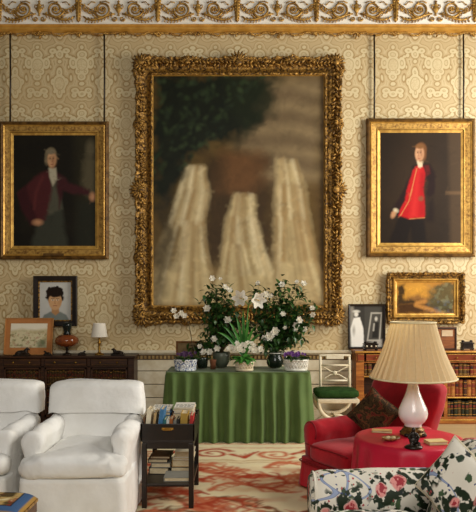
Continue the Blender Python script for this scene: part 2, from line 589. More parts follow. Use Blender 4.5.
# ------------------------------------------------------------------ dado
b = MB()
for i, (za, zb) in enumerate(((0.12, 0.27), (0.28, 0.44), (0.45, 0.61), (0.62, 0.755))):
    b.box((0, 7.925, (za + zb) / 2), (10.0, 0.05, zb - za))
b.build('trim_3', PALEWOOD, kind='structure', bevel=0.004)
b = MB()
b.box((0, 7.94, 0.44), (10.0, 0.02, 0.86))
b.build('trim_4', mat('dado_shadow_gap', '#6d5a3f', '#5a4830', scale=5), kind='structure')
b = MB()
b.box((0, 7.91, 0.862), (10.0, 0.08, 0.035)); b.box((0, 7.92, 0.835), (10.0, 0.05, 0.02))
b.build('trim_5', PALEWOOD, kind='structure', bevel=0.006)
b = MB()
b.box((0, 7.92, 0.79), (10.0, 0.03, 0.065))
for i in range(200):
    x = -4.98 + i * 0.05
    b.box((x, 7.902, 0.79), (0.028, 0.012, 0.04), 1)
b.build('trim_6', [mat('carved_dado_ground', '#6b5230', '#57401f', scale=12), mat('carved_dado_fret', '#a98c58', '#8d6f3e', scale=12)], kind='structure')
b = MB()
b.box((0, 7.915, 0.06), (10.0, 0.07, 0.12))
b.build('baseboard_back', PALEWOOD, kind='structure', bevel=0.01)

# ------------------------------------------------------------------ rug
def make_rug():
    x0, x1, y0, y1 = -2.3, 1.75, 2.4, 6.62
    nx, ny = 400, 230
    gx = np.linspace(x0, x1, nx); gy = np.linspace(y0, y1, ny)
    X, Y = np.meshgrid(gx, gy)
    # pile-level wander of the woven outlines
    r_ = np.random.RandomState(3)
    def vn(k, seed):
        q = np.random.RandomState(seed); W = int((x1 - x0) * k) + 3; H = int((y1 - y0) * k) + 3
        g = q.rand(H, W); x = (X - x0) * k; y = (Y - y0) * k; xi = x.astype(int); yi = y.astype(int)
        fx = x - xi; fy = y - yi; fx = fx * fx * (3 - 2 * fx); fy = fy * fy * (3 - 2 * fy)
        return (g[yi, xi] * (1 - fx) + g[yi, xi + 1] * fx) * (1 - fy) + (g[yi + 1, xi] * (1 - fx) + g[yi + 1, xi + 1] * fx) * fy
    Xw = X + (vn(6, 1) - .5) * .05 + (vn(25, 8) - .5) * .02; Yw = Y + (vn(6, 2) - .5) * .05 + (vn(25, 9) - .5) * .02
    img = np.zeros((ny, nx, 3)) + np.array(lin('#eedfb6'))
    tone = vn(3, 5) * 0.5 + vn(12, 6) * 0.5
    img = img * (0.88 + 0.22 * tone)[..., None]
    def put(mask, c, k=1.0):
        nonlocal img
        mk = np.clip(mask, 0, 1)[..., None] * k
        img = img * (1 - mk) + np.array(lin(c)) * mk
    def stroke(pts, w0, w1, c, k=1.0, soft=0.02, world=False):
        d = np.full(X.shape, 9.0)
        P = pts if world else [fl(*q) for q in pts]
        n = len(P) - 1
        for i, ((ax, ay), (bx, by)) in enumerate(zip(P, P[1:])):
            dx, dy = bx - ax, by - ay
            t = np.clip(((Xw - ax) * dx + (Yw - ay) * dy) / (dx * dx + dy * dy + 1e-12), 0, 1)
            f = (i + t) / n
            w = w0 + (w1 - w0) * f
            d = np.minimum(d, np.hypot(Xw - ax - t * dx, Yw - ay - t * dy) - w)
        put(0.5 - d / (2 * soft), c, k)
    def spiral(cx, cy, r0, turns, w, c, a0=0, hand=1, k=1.0):
        pts = []
        for i in range(46):
            f = i / 45; a = a0 + hand * 2 * math.pi * turns * f; r = r0 * (1 - .8 * f)
            pts.append((cx + r * math.cos(a), cy + r * math.sin(a)))
        stroke(pts, w, w * .6, c, k, world=True)
    RED, CORAL, BRN = '#b4452a', '#cc7450', '#7d4a2c'
    # border: two guard lines and a running scroll
    for yy, w, c in ((6.50, .02, CORAL), (6.33, .012, CORAL), (5.83, .014, '#b98a52'), (5.76, .008, '#b98a52')):
        stroke([(x0, yy), (x1, yy)], w, w, c, 0.8, world=True)
    for i in range(8):
        cx = -2.1 + i * 0.62; h = 1 if i % 2 else -1
        spiral(cx, 6.08 + h * .02, 0.19, 1.6, .030, RED if i % 2 else CORAL, 0.5 if h > 0 else -0.5, h)
        stroke([(cx + .17, 6.08), (cx + .30, 6.08 - h * .15), (cx + .45, 6.08 + h * .1)], .03, .012, RED, world=True)
        for q in range(5):
            stroke([(cx + .30, 6.08 - h * .12), (cx + .26 + q * .05, 6.08 - h * (.02 - q * .03))], .022, .008, RED, .8, world=True)
    # field: long acanthus sprays
    def spray(x, y, ln, an, n, sz, c1, c2, seed):
        q = random.Random(seed)
        ca, sa = math.cos(an), math.sin(an)
        sp = [(x + ca * ln * f - sa * .14 * math.sin(f * 5), y + sa * ln * f + ca * .14 * math.sin(f * 5)) for f in [i / 14 for i in range(15)]]
        stroke(sp, sz * .55, sz * .2, c1, .95, world=True)
        for i in range(n):
            f = (i + .5) / n; bx, by = sp[int(f * 14)]
            for sgn in (-1, 1):
                a2 = an + sgn * q.uniform(.35, 1.0); l2 = sz * q.uniform(1.8, 3.6) * (1.1 - .6 * f)
                stroke([(bx, by), (bx + l2 * .6 * math.cos(a2), by + l2 * .6 * math.sin(a2)), (bx + l2 * math.cos(a2 - sgn * .7), by + l2 * math.sin(a2 - sgn * .7))], sz * .34, sz * .1, c2 if q.random() < .6 else c1, .9, soft=.015, world=True)
    q = random.Random(12)
    for y_ in (5.50, 5.22, 4.95, 4.66, 4.35, 4.0, 3.6, 3.2):
        for k in range(6):
            x_ = -2.2 + k * .66 + q.uniform(-.25, .25)
            near = y_ < 4.7
            put(np.clip(1.25 - np.hypot((X - x_ - .3) / .38, (Y - y_) / .09) - (vn(14, int(y_ * 100) + k) - .5) * .9, 0, 1), q.choice(['#d99a74', '#cf8862', '#dcb083']), .55)
            spray(x_, y_ + q.uniform(-.1, .1), q.uniform(.4, .7), q.uniform(-.3, .3), 10, q.uniform(.042, .064), q.choice([CORAL, RED]), q.choice([BRN, CORAL, BRN] if near else [RED, CORAL, CORAL]), q.random())
    spray(-0.95, 5.40, 1.2, .03, 11, .085, CORAL, RED, 1)
    spray(-0.80, 4.85, .8, -.25, 10, .085, RED, CORAL, 3)
    spray(-1.6, 5.1, .8, .1, 10, .08, RED, CORAL, 33)
    for (x_, y_, r_, w_, c_, a_, h_) in ((.20, 5.13, .25, .034, RED, 2.6, -1), (.62, 5.30, .16, .025, CORAL, .4, 1), (-.45, 5.12, .18, .03, RED, .2, 1), (.75, 4.75, .22, .034, RED, 1, -1),
          (-1.3, 5.3, .22, .035, RED, 1, 1), (-.1, 4.62, .22, .03, RED, 3, 1), (.25, 4.2, .24, .035, BRN, 3, -1), (-.5, 4.3, .2, .03, BRN, 0, 1)):
        spiral(x_, y_, r_, 1.15, w_ * .7, c_, a_, h_)
        for k in range(9):
            an = a_ + h_ * k * .55; rr_ = r_ * (1.05 - .05 * k)
            bx0, by0 = x_ + rr_ * math.cos(an), y_ + rr_ * math.sin(an)
            stroke([(bx0, by0), (bx0 + .08 * math.cos(an - h_ * .5), by0 + .08 * math.sin(an - h_ * .5)), (bx0 + .12 * math.cos(an - h_ * 1.1), by0 + .12 * math.sin(an - h_ * 1.1))], .022, .006, c_ if k % 2 else CORAL, .9, .015, True)
    b = MB()
    b.v = [(float(x), float(y), 0.010) for x, y in zip(X.ravel(), Y.ravel())]
    fs = [(j * nx + i, j * nx + i + 1, (j + 1) * nx + i + 1, (j + 1) * nx + i) for j in range(ny - 1) for i in range(nx - 1)]
    b.f = fs; b.m = [0] * len(fs); b.s = [True] * len(fs)
    k = len(b.v)
    b.add([(x0, y0, .010), (x1, y0, .010), (x1, y1, .010), (x0, y1, .010), (x0, y0, 0.0), (x1, y0, 0.0), (x1, y1, 0.0), (x0, y1, 0.0)],
          [(4, 5, 1, 0), (5, 6, 2, 1), (6, 7, 3, 2), (7, 4, 0, 3)], 0, False)
    cols = np.concatenate([img.reshape(-1, 3), np.zeros((8, 3)) + np.array(lin('#c9ae7c'))])
    o = b.build('rug', attr_mat('wool_pile', 0.9, 0.1, 0.5, 180), colors=cols,
                label='large cream rug with coral red acanthus scrolls in front of the green table', cat='rug')
    return o

make_rug()
# ------------------------------------------------------------------ pictures on the wall
def hang(name, x0, y0, x1, y1, Y, label, cat='painting'):
    """empty at the centre of a picture whose outer frame spans these photo pixels at depth Y"""
    c = (at(x0, y0, Y) + at(x1, y1, Y)) / 2
    w = (x1 - x0) * Y / FPX; h = (y1 - y0) * Y / FPX
    return empty(name, c, 0, label, cat), w, h

LIN_FRAME = mat('stained_frame_wood', '#7a5828', '#4d3415', scale=16, rough=0.4, metal=0.4)

def plain_gilt_frame(parent, w, h, fw):
    b = MB()
    frame_rings(w, h, [(0, 0), (0, .03), (.012, .045), (.03, .05), (.045, .038)], [0, 0, 0, 0], b)
    frame_rings(w, h, [(.045, .038), (.055, .046), (.065, .036), (fw * .72, .024), (fw * .74, .034), (fw * .80, .034), (fw * .82, .020)], [1, 1, 2, 0, 1, 0], b)
    frame_rings(w, h, [(fw * .82, .020), (fw * .9, .016), (fw, .012), (fw, .0)], [1, 1, 0], b)
    return b.build('frame', [LIN_FRAME, GOLD_BRIGHT, GOLD], parent)

def chains(parent, w, h, xs, top_z, c):
    for x in xs:
        b = MB()
        b.tube([(x, -0.012, h / 2 - .02), (x + .004, -0.012, (h / 2 + top_z - c.z) / 2), (x, -0.012, top_z - c.z)], 0.011, 6)
        b.build('hanging_rod', BRONZE, parent)

# --- gentleman in a maroon coat
pic, w, h = hang('portrait_painting', 0.5, 122, 109, 259.5, 7.92, 'gilt framed portrait of a man in a maroon coat, high on the left')
plain_gilt_frame(pic, w, h, 13.5 * 7.92 / FPX)
cw, ch = w - 25 * 7.92 / FPX, h - 25 * 7.92 / FPX
p = Paint(110, 150, ch / cw, '#1c1913')
p.put(np.clip(p.noise(4, 3) * 1.4 - .55, 0, 1) * .6, '#2c271b')
p.poly([(.74, .0), (1, .0), (1, 1), (.8, 1)], '#34301f', .08, .6)
p.ell(.93, .13, .06, .07, '#5d5540', .03, k=.8); p.poly([(.86, .2), (1, .22), (1, .52), (.88, .55), (.82, .42)], '#5a523d', .04, .8, .05)   # a pale stone urn
p.poly([(.78, .6), (1, .56), (1, 1), (.74, 1)], '#26271f', .05, .8)
p.poly([(.36, .62), (.58, .60), (.66, 1), (.22, 1)], '#3a3b31', .03, 1, .03)                # breeches
p.poly([(.36, .40), (.52, .38), (.60, .66), (.44, .72), (.33, .68)], '#504e40', .02, 1, .02)    # waistcoat
p.poly([(.34, .34), (.44, .32), (.47, .50), (.40, .76), (.22, .80), (.24, .64), (.10, .58), (.06, .52)], '#4a2223', .02, 1, .02)
p.poly([(.50, .33), (.60, .37), (.68, .43), (.92, .49), (.92, .54), (.70, .53), (.60, .50), (.56, .66), (.53, .48)], '#3f1f21', .02, 1, .02)
p.poly([(.06, .52), (.16, .46), (.22, .60), (.30, .76), (.22, .80), (.10, .66)], '#3a1b1d', .02)
p.line([(.36, .38), (.28, .52), (.26, .66)], .012, '#63302e', .02, .7)
p.ell(.30, .78, .055, .025, '#b98662', .02); p.ell(.95, .555, .035, .035, '#b98662', .02)
p.poly([(.43, .30), (.52, .30), (.53, .40), (.48, .46), (.44, .38)], '#b5ac92', .012, .9)
p.ell(.458, .178, .066, .060, '#6f634c', .010, wob=.15); p.ell(.408, .225, .026, .050, '#6f634c', .010, wob=.2); p.ell(.518, .215, .014, .035, '#5c523f', .010)
p.ell(.468, .226, .052, .074, '#c2946c', .009); p.ell(.495, .235, .024, .055, '#9c6d4b', .02, k=.55)
p.ell(.462, .160, .048, .022, '#7c705a', .010)
for ex in (.450, .486): p.ell(ex, .217, .009, .005, '#33261c', .006); p.line([(ex - .012, .205), (ex + .012, .204)], .0025, '#5c4632', .005)
p.line([(.472, .22), (.478, .244), (.468, .247)], .003, '#946447', .005); p.line([(.458, .269), (.484, .269)], .0035, '#8a463a', .005)
p.strokes(200, 3, .05, .008, .3, .4)
p.canvas('canvas', cw + .01, ch + .01, pic, -.012)
b = MB(); b.box((0, -.055, -h / 2 + .06), (.26, .012, .03)); b.build('name_plate', LIN_FRAME, pic, label='small dark name plate')
chains(pic, w, h, (-(54.8 - 10.5) / 78.3, (104.5 - 54.8) / 78.3), 4.91, pic.location)

# --- man in a red waistcoat
pic, w, h = hang('portrait_painting', 366, 119, 474.5, 257, 7.92, 'gilt framed portrait of a man in a bright red waistcoat, high on the right')
plain_gilt_frame(pic, w, h, 14 * 7.92 / FPX)
cw, ch = w - 26 * 7.92 / FPX, h - 26 * 7.92 / FPX
p = Paint(110, 150, ch / cw, '#281e15')
p.put(np.clip(p.noise(3, 8) * 1.4 - .5, 0, 1) * .6, '#3a2c1e')
p.poly([(.83, 0), (1, 0), (1, 1), (.86, 1)], '#4b3a28', .03, .9); p.poly([(.80, .53), (1, .53), (1, .56), (.80, .56)], '#6b5238', .01, .8)
p.poly([(0, 0), (.3, 0), (.2, .5), (0, .55)], '#231c16', .1, .8)
p.ell(.45, .42, .34, .36, '#3b2c1f', .2, k=.6)
p.poly([(.24, .74), (.55, .77), (.58, 1), (.40, 1), (.38, .86), (.34, 1), (.12, 1)], '#1c1512', .02, 1, .02)          # breeches
p.poly([(.40, .31), (.50, .285), (.62, .285), (.68, .40), (.665, .55), (.60, .60), (.56, .56), (.60, .45), (.54, .36), (.44, .40)], '#241514', .015, 1, .02)
p.poly([(.60, .62), (.66, .58), (.66, .80), (.58, .80)], '#1f1412', .03, .9, .03)
p.poly([(.40, .33), (.36, .42), (.27, .56), (.16, .68), (.155, .72), (.23, .745), (.31, .63), (.40, .45)], '#271716', .015, 1, .02)
p.poly([(.405, .345), (.47, .30), (.525, .295), (.56, .37), (.545, .45), (.535, .54), (.555, .66), (.55, .765), (.44, .775), (.365, .775), (.23, .74), (.31, .61), (.36, .46)], '#b81a1e', .010, 1, .02)
p.poly([(.46, .34), (.50, .33), (.47, .56), (.45, .76), (.37, .76), (.41, .56)], '#d43430', .03, .55)
p.poly([(.505, .37), (.545, .38), (.53, .54), (.545, .74), (.50, .74)], '#8f1318', .03, .55)
p.line([(.455, .33), (.41, .47), (.36, .62), (.26, .745)], .004, '#d8a060', .006, .8); p.line([(.37, .775), (.55, .765)], .004, '#c89558', .006, .8)
p.poly([(.545, .30), (.60, .30), (.62, .37), (.57, .40)], '#5e1718', .012, .9)
p.ell(.175, .735, .028, .034, '#b98862', .012, .4); p.ell(.205, .70, .03, .016, '#cfc0a0', .012, .5); p.ell(.505, .595, .032, .022, '#8a4a34', .012)
p.poly([(.455, .262), (.53, .262), (.52, .315), (.475, .32)], '#d9c8a8', .008)
p.ell(.508, .158, .066, .060, '#71492b', .010); p.ell(.548, .205, .022, .045, '#71492b', .010)
p.ell(.488, .198, .054, .073, '#cb9a74', .009); p.ell(.515, .21, .026, .055, '#a87452', .02, k=.55)
p.ell(.492, .133, .050, .022, '#7f5632', .010)
for ex in (.466, .500): p.ell(ex, .188, .009, .005, '#3e2a1e', .006); p.line([(ex - .012, .176), (ex + .012, .175)], .0025, '#6a4630', .005)
p.line([(.480, .19), (.473, .215), (.484, .218)], .003, '#a06c4c', .005); p.line([(.468, .240), (.494, .240)], .0035, '#96463a', .005)
p.strokes(200, 4, .05, .008, .3, .4)
p.canvas('canvas', cw + .01, ch + .01, pic, -.012)
chains(pic, w, h, (-(420.2 - 374) / 78.3, (463 - 420.2) / 78.3), 4.91, pic.location)

# --- the huge canvas in the carved frame: a plain stand-in of tree, stone and falling water
pic, w, h = hang('oil_painting', 136.5, 59.5, 340.5, 322.5, 7.93, 'huge oil painting in greens and creams in a carved gilt frame above the green table')
fw = 17.0 * 7.93 / FPX
cw, ch = w - 2 * fw, h - 2 * fw
p = Paint(190, 250, ch / cw, '#54421f')
p.put(np.clip(p.noise(3, 2) * 1.6 - .5, 0, 1) * .7, '#7d6338')
p.poly([(.55, 0), (1, 0), (1, .45), (.7, .5), (.5, .3)], '#77654a', .08, .9, .1)
for i in range(9): p.line([(.55, .06 + i * .045), (.8, .03 + i * .05), (1, .08 + i * .045)], .02, ('#a08a63', '#5c4a34')[i % 2], .03, .4)
p.poly([(0, .75), (1, .8), (1, 1), (0, 1)], '#8a7148', .08, .8, .1)
p.poly([(.30, .33), (.66, .34), (.72, .80), (.28, .82)], '#3e2d19', .05, .9, .1)
p.poly([(.40, .34), (.62, .33), (.66, .44), (.56, .52), (.40, .50)], '#6d4a2a', .05, .8, .06)
p.poly([(.68, .5), (.76, .46), (.74, .9), (.66, .9)], '#4a381f', .04, .8, .05); p.poly([(.92, .5), (1, .45), (1, .95), (.95, .9)], '#5a4426', .04, .8, .05)
# pale falls of water spreading between dark rocks
for i, (mid, c) in enumerate((([(.25, .40, .055), (.24, .50, .085), (.20, .64, .10), (.17, .80, .15), (.14, .99, .22)], '#c9b485'),
                              ([(.53, .52, .06), (.52, .62, .085), (.53, .74, .12), (.55, .86, .16), (.57, .99, .22)], '#c2ad7e'),
                              ([(.78, .37, .06), (.80, .48, .085), (.81, .62, .10), (.83, .80, .13), (.86, .99, .18)], '#c0ab7d'))):
    left = [(x - w_, y) for x, y, w_ in mid]; right = [(x + w_, y) for x, y, w_ in mid]
    p.poly(left + right[::-1], c, .022, .95, .035, i + 3)
    rr = random.Random(i)
    for k in range(30):
        f = rr.uniform(-.9, .9); a = rr.randrange(0, 3); bnd = rr.uniform(-.12, .12)
        pts = [(x + (f + bnd * t) * w_, y) for t, (x, y, w_) in enumerate(mid[a:a + 3])]
        p.line(pts, rr.uniform(.004, .014), rr.choice(['#e4d5ac', '#a68b5f', '#80673d', '#d6c394', '#97794b']), .012, .5)
p.poly([(0, 0), (.66, 0), (.64, .12), (.54, .24), (.40, .28), (.24, .34), (.12, .50), (0, .64)], '#191d12', .05, 1, .16, 5)
p.poly([(.40, 0), (.74, 0), (.70, .16), (.54, .27)], '#1e2415', .05, .9, .14, 6)
rr = random.Random(4)
for k in range(260):
    x, y = rr.uniform(0, .66), rr.uniform(0, .42)
    if x + y * 1.1 < .66: p.ell(x, y, rr.uniform(.008, .02), rr.uniform(.004, .010), rr.choice(['#2d3a22', '#36432a', '#151a12', '#263020']), .01, rr.uniform(0, 3), .8)
p.poly([(.02, .60), (.10, .50), (.14, .70), (.05, .98), (0, 1), (0, .65)], '#3c3222', .05, .8, .1)
p.strokes(900, 5, .022, .006, .3, .5)
p.mul(.86 + .28 * p.noise(22, 11))
p.canvas('canvas', cw + .02, ch + .02, pic, -.014)

def carved_frame(parent, w, h, fw, ht, step, lump, mats, period, bulge):
    """a deep frame whose whole face is worked into leaves, shells and scrolls"""
    NT = 15
    def side(ax, ay, bx, by, inx, iny, L, b, seed):
        N = int(L / step)
        def f(u, v):
            ins = fw * v
            k = (1 - 2 * ins / L)
            d = (u - .5) * L * k                                   # distance from the middle of the side
            cx, cy = (ax + bx) / 2, (ay + by) / 2
            tx, ty = (bx - ax) / L, (by - ay) / L
            base = ht * (.55 + .45 * math.cos(v * 2 * math.pi * .9)) * (1 - .25 * v)
            ph = 2 * math.pi * d / period
            leaf = max(0, math.cos(ph * 2 + 4 * v)) * math.sin(math.pi * min(1, v * 1.7)) if v < .6 else .3 * max(0, math.cos(ph * 6))
            nn = nz(d * 20 + seed * 9, v * 5.2, seed) + .8 * nz(d * 42, v * 11, seed + 3)
            wt = .6 if v < .5 else (.12 if v < .84 else .4)
            H = base + lump * wt * (.4 * leaf + 1.5 * nn)
            edge = max(0, 1 - v * 3)
            dc = abs(d) / L
            shell = math.exp(-(d / .13) ** 2) + math.exp(-((abs(d) - L / 2 + .14) / .12) ** 2) + .7 * math.exp(-((abs(d) - L / 4) / .08) ** 2)
            out = edge * (bulge * shell * (.75 + .25 * math.cos(d * 90)) + .35 * bulge * abs(math.cos(ph)) + .3 * bulge * nn)
            H += .25 * ht * shell * math.sin(math.pi * min(1, v * 1.3))
            if v == 0: H = 0.0
            if v == 1: H = .012
            return (cx + tx * d + inx * (ins - out), -max(H, .004), cy + ty * d + iny * (ins - out))
        b.grid(f, N, NT)
    b = MB(); W, Hh = w / 2, h / 2
    side(-W, Hh, W, Hh, 0, -1, w, b, 1)
    side(W, -Hh, -W, -Hh, 0, 1, w, b, 2)
    side(W, Hh, W, -Hh, -1, 0, h, b, 3)
    side(-W, -Hh, -W, Hh, 1, 0, h, b, 4)
    q = random.Random(int(w * 100))
    sz = fw * .17
    def leafpuff(x, z, hgt, ang, L, wd):
        b.puff((x, -hgt, z), (L, lump * .7, wd), .9, .9, 9, 6, rot=Matrix.Rotation(-ang, 3, 'Y'))
    for (ax, az, bx_, bz, nx_, nz_, L) in ((-W, Hh, W, Hh, 0, -1, w), (-W, -Hh, W, -Hh, 0, 1, w), (-W, -Hh, -W, Hh, 1, 0, h), (W, -Hh, W, Hh, -1, 0, h)):
        n = int(L / (sz * 1.25))
        for i in range(n):
            f = (i + .5) / n; x, z = ax + (bx_ - ax) * f, az + (bz - az) * f
            al = math.atan2(bz - az, bx_ - ax)
            for row_, (ins, hh) in enumerate(((.10, .62), (.30, .95), (.46, .72))):
                if q.random() < .22: continue
                o_ = fw * ins + q.uniform(-.03, .03) * fw
                if abs(f - .5) * L > L / 2 - o_: continue
                sgn = 1 if (f < .5) else -1
                leafpuff(x + nx_ * o_, z + nz_ * o_, ht * hh * q.uniform(.85, 1.15), al + sgn * q.uniform(.2, 1.3) * (1 if row_ != 1 else -1), sz * q.uniform(.7, 1.25), sz * q.uniform(.3, .5))
            o_ = fw * .90
            if abs(f - .5) * L < L / 2 - o_: b.puff((x + nx_ * o_, -ht * .35, z + nz_ * o_), (sz * .34,) * 3, 1, 1, 7, 5)
        for f0, big in ((.5, 1.35), (.25, .8), (.75, .8)):           # shells at the middle and the quarters
            x, z = ax + (bx_ - ax) * f0, az + (bz - az) * f0
            for k in range(9):
                a_ = math.atan2(-nz_, -nx_) + (k - 4) * .36
                leafpuff(x + nx_ * fw * .3 + math.cos(a_) * fw * .26 * big, z + nz_ * fw * .3 + math.sin(a_) * fw * .26 * big, ht * 1.0, a_, fw * .24 * big, fw * .055 * big)
            leafpuff(x + nx_ * fw * .34, z + nz_ * fw * .34, ht * 1.1, 0, fw * .16 * big, fw * .16 * big)
    for sx in (-1, 1):
        for sz_ in (-1, 1):
            cx, cz = sx * (W - fw * .34), sz_ * (Hh - fw * .34); a0 = math.atan2(sz_, sx)
            for k in range(11):
                a_ = a0 + (k - 5) * .42
                leafpuff(cx + math.cos(a_) * fw * .28, cz + math.sin(a_) * fw * .28, ht * 1.0, a_, fw * .30, fw * .065)
            leafpuff(cx, cz, ht * 1.15, a0, fw * .2, fw * .2)
    return b.build('carved_frame', mats, parent)

carved_frame(pic, w, h, fw, .10, .011, .028, [GOLD_OLD], .34, .05)
b = MB()
frame_rings(w - 2 * fw + .05, h - 2 * fw + .05, [(0, .02), (.006, .035), (.018, .035), (.026, .014)], [0, 0, 0], b)
b.build('slip', GOLD_BRIGHT, pic, label='bright gilt inner slip')

# --- small modern portrait in a black frame
pic, w, h = hang('portrait_painting', 34, 276, 77.5, 326, 7.90, 'small portrait of a dark-haired sitter in grey, in a black frame')
fw = 6.2 * 7.9 / FPX
b = MB()
frame_rings(w, h, [(0, 0), (0, .035), (.008, .045), (fw * .75, .04), (fw * .8, .025)], [0, 0, 0, 0], b)
frame_rings(w, h, [(fw * .8, .025), (fw * .88, .027), (fw, .022), (fw, 0)], [1, 1, 0], b)
b.build('frame', [BLACKWOOD, GOLD_OLD], pic)
cw, ch = w - 2 * fw, h - 2 * fw
p = Paint(80, 96, ch / cw, '#c9c8c0')
p.mul(.93 + .12 * p.noise(8, 2))
p.poly([(.06, 1), (.14, .86), (.34, .78), (.66, .78), (.84, .86), (.92, 1)], '#7f867f', .02, 1, .02)
p.poly([(.38, .64), (.60, .64), (.62, .80), (.50, .88), (.38, .80)], '#b88a5e', .015)
p.ell(.49, .31, .285, .20, '#241a13', .02, wob=.45); p.ell(.49, .42, .265, .13, '#241a13', .02, wob=.4)
p.ell(.49, .50, .205, .235, '#d2a577', .015)
p.ell(.47, .325, .20, .085, '#241a13', .02, wob=.5)
p.ell(.305, .50, .028, .05, '#c79766', .01); p.ell(.675, .50, .028, .05, '#c79766', .01)
for ex in (.415, .565):
    p.ell(ex, .475, .04, .014, '#efe2cc', .01); p.ell(ex, .475, .016, .014, '#33261c', .008); p.line([(ex - .05, .44), (ex + .05, .435)], .008, '#3a2a1c', .01)
p.line([(.49, .48), (.478, .56), (.505, .565)], .009, '#a87850', .01)
p.line([(.43, .625), (.49, .618), (.55, .625)], .010, '#a0543f', .01); p.ell(.62, .55, .05, .08, '#b98a5e', .03, k=.5)
p.canvas('canvas', cw + .01, ch + .01, pic, -.012)

# --- landscape at the right
pic, w, h = hang('landscape_painting', 387, 273, 463, 323, 7.91, 'small sunset landscape with a winding path in a gilt frame, above the right bookcase')
fw = 9.5 * 7.91 / FPX
carved_frame(pic, w, h, fw * .62, .06, .009, .010, [GOLD_OLD], .16, .010)
b = MB()
iw, ih = w - 2 * fw * .6, h - 2 * fw * .6
frame_rings(iw, ih, [(0, .012), (.004, .04), (.014, .04), (.03, .022), (fw * .4, .014), (fw * .4, 0)], [0, 0, 0, 0, 0], b)
b.build('slip', GOLD_BRIGHT, pic, label='bright gilt inner slip')
cw, ch = w - 2 * fw, h - 2 * fw
p = Paint(110, 70, ch / cw, '#b98336')
p.poly([(0, 0), (.55, 0), (.5, .35), (0, .6)], '#d19a3c', .1, .9)
p.put(np.clip(p.noise(5, 3) * 1.5 - .5, 0, 1) * .6, '#8a5a2a')
p.poly([(.2, .5), (.38, .38), (.5, .52), (.7, .5), (.7, .6), (.2, .6)], '#7a5430', .03, .8)
p.poly([(0, .54), (.5, .56), (.4, .66), (0, .75)], '#33281a', .03, .95, .05)
p.poly([(0, .7), (.5, .62), (1, .66), (1, 1), (0, 1)], '#3d2615', .04, .95, .05)
p.line([(.50, .60), (.36, .66), (.34, .72), (.55, .84), (.8, .98)], .035, '#b9813f', .02, .9)
p.poly([(.55, .62), (.60, .25), (.75, .05), (1, .02), (1, .9), (.75, .85)], '#4d4a31', .05, .9, .15)
p.put(np.clip((p.noise(16, 5) - .5) * 5, 0, 1) * np.clip((p.U - .5) * 4, 0, 1) * .6, '#7d7c5c')
p.put(np.clip((p.noise(18, 6) - .5) * 5, 0, 1) * np.clip((p.U - .45) * 4, 0, 1) * np.clip((p.V - .4) * 4, 0, 1) * .5, '#59616a')
p.poly([(.02, .12), (.12, .08), (.16, .3), (.12, .6), (.02, .62)], '#2b2013', .03, .95, .08)
p.strokes(220, 6, .04, .007, .4, .5)
p.canvas('canvas', cw + .01, ch + .01, pic, -.008)

# --- framed pair of photographs
pic, w, h = hang('photograph_frame', 348, 304, 385, 348.6, 7.91, 'black framed pair of black and white photographs at the left end of the right bookcase', 'photograph')
b = MB(); fw = 1.8 * 7.91 / FPX
frame_rings(w, h, [(0, 0), (0, .03), (.006, .036), (fw, .03), (fw, 0)], [0, 0, 0, 0], b)
b.build('frame', BLACKWOOD, pic)
cw, ch = w - 2 * fw, h - 2 * fw
p = Paint(84, 104, ch / cw, '#3d3b36')
p.poly([(0, 0), (.12, 0), (.12, 1), (0, 1)], '#908c80', .03, .9); p.poly([(.44, 0), (1, 0), (1, 1), (.44, 1)], '#4a4842', .02)
p.poly([(.12, .30), (.30, .28), (.40, .55), (.42, .90), (.36, 1), (.05, 1), (.02, .55)], '#efece2', .02, 1, .02)
p.ell(.19, .21, .06, .06, '#e6e2d6', .02); p.ell(.19, .14, .10, .035, '#d9d5c8', .02)
p.ell(.12, .60, .04, .10, '#8f8b80', .03, k=.7)
p.poly([(.62, .16), (.96, .16), (.90, .86), (.50, .86)], '#a8a498', .012); p.poly([(.66, .20), (.92, .20), (.86, .82), (.55, .82)], '#4e4b45', .012)
p.ell(.78, .32, .04, .05, '#c9c5b8', .02); p.poly([(.70, .40), (.86, .40), (.84, .78), (.66, .78)], '#2c2a27', .02); p.line([(.72, .44), (.70, .6)], .02, '#b5b1a5', .02)
p.poly([(.44, .92), (.98, .80), (.98, 1), (.44, 1)], '#b5b1a6', .02, .8)
p.canvas('photograph', cw + .004, ch + .004, pic, -.010, .35)
# ------------------------------------------------------------------ bookcases
LEATHER = {}
def leather(name, c, c2=None):
    LEATHER[name] = mat('leather_' + name.replace(' ', '_').replace('-', '_'), c, c2, scale=22, rough=0.45, bmp=0.12)
for nm, c, c2 in (('rust brown', '#9a4f22', '#7a3a18'), ('tan', '#b5763a', '#955c2a'), ('dark brown', '#4f2b17', '#371d10'), ('red brown', '#7d2f1c', '#5e2214'),
                  ('dark green', '#2c2f1b', '#1d2013'), ('black', '#1d1611', '#120d0a'), ('olive brown', '#5d4522', '#43310f')):
    leather(nm, c, c2)
GILTBAND = mat('gilt_tooling', '#c79748', '#9c7030', scale=60, rough=0.4, metal=0.5)

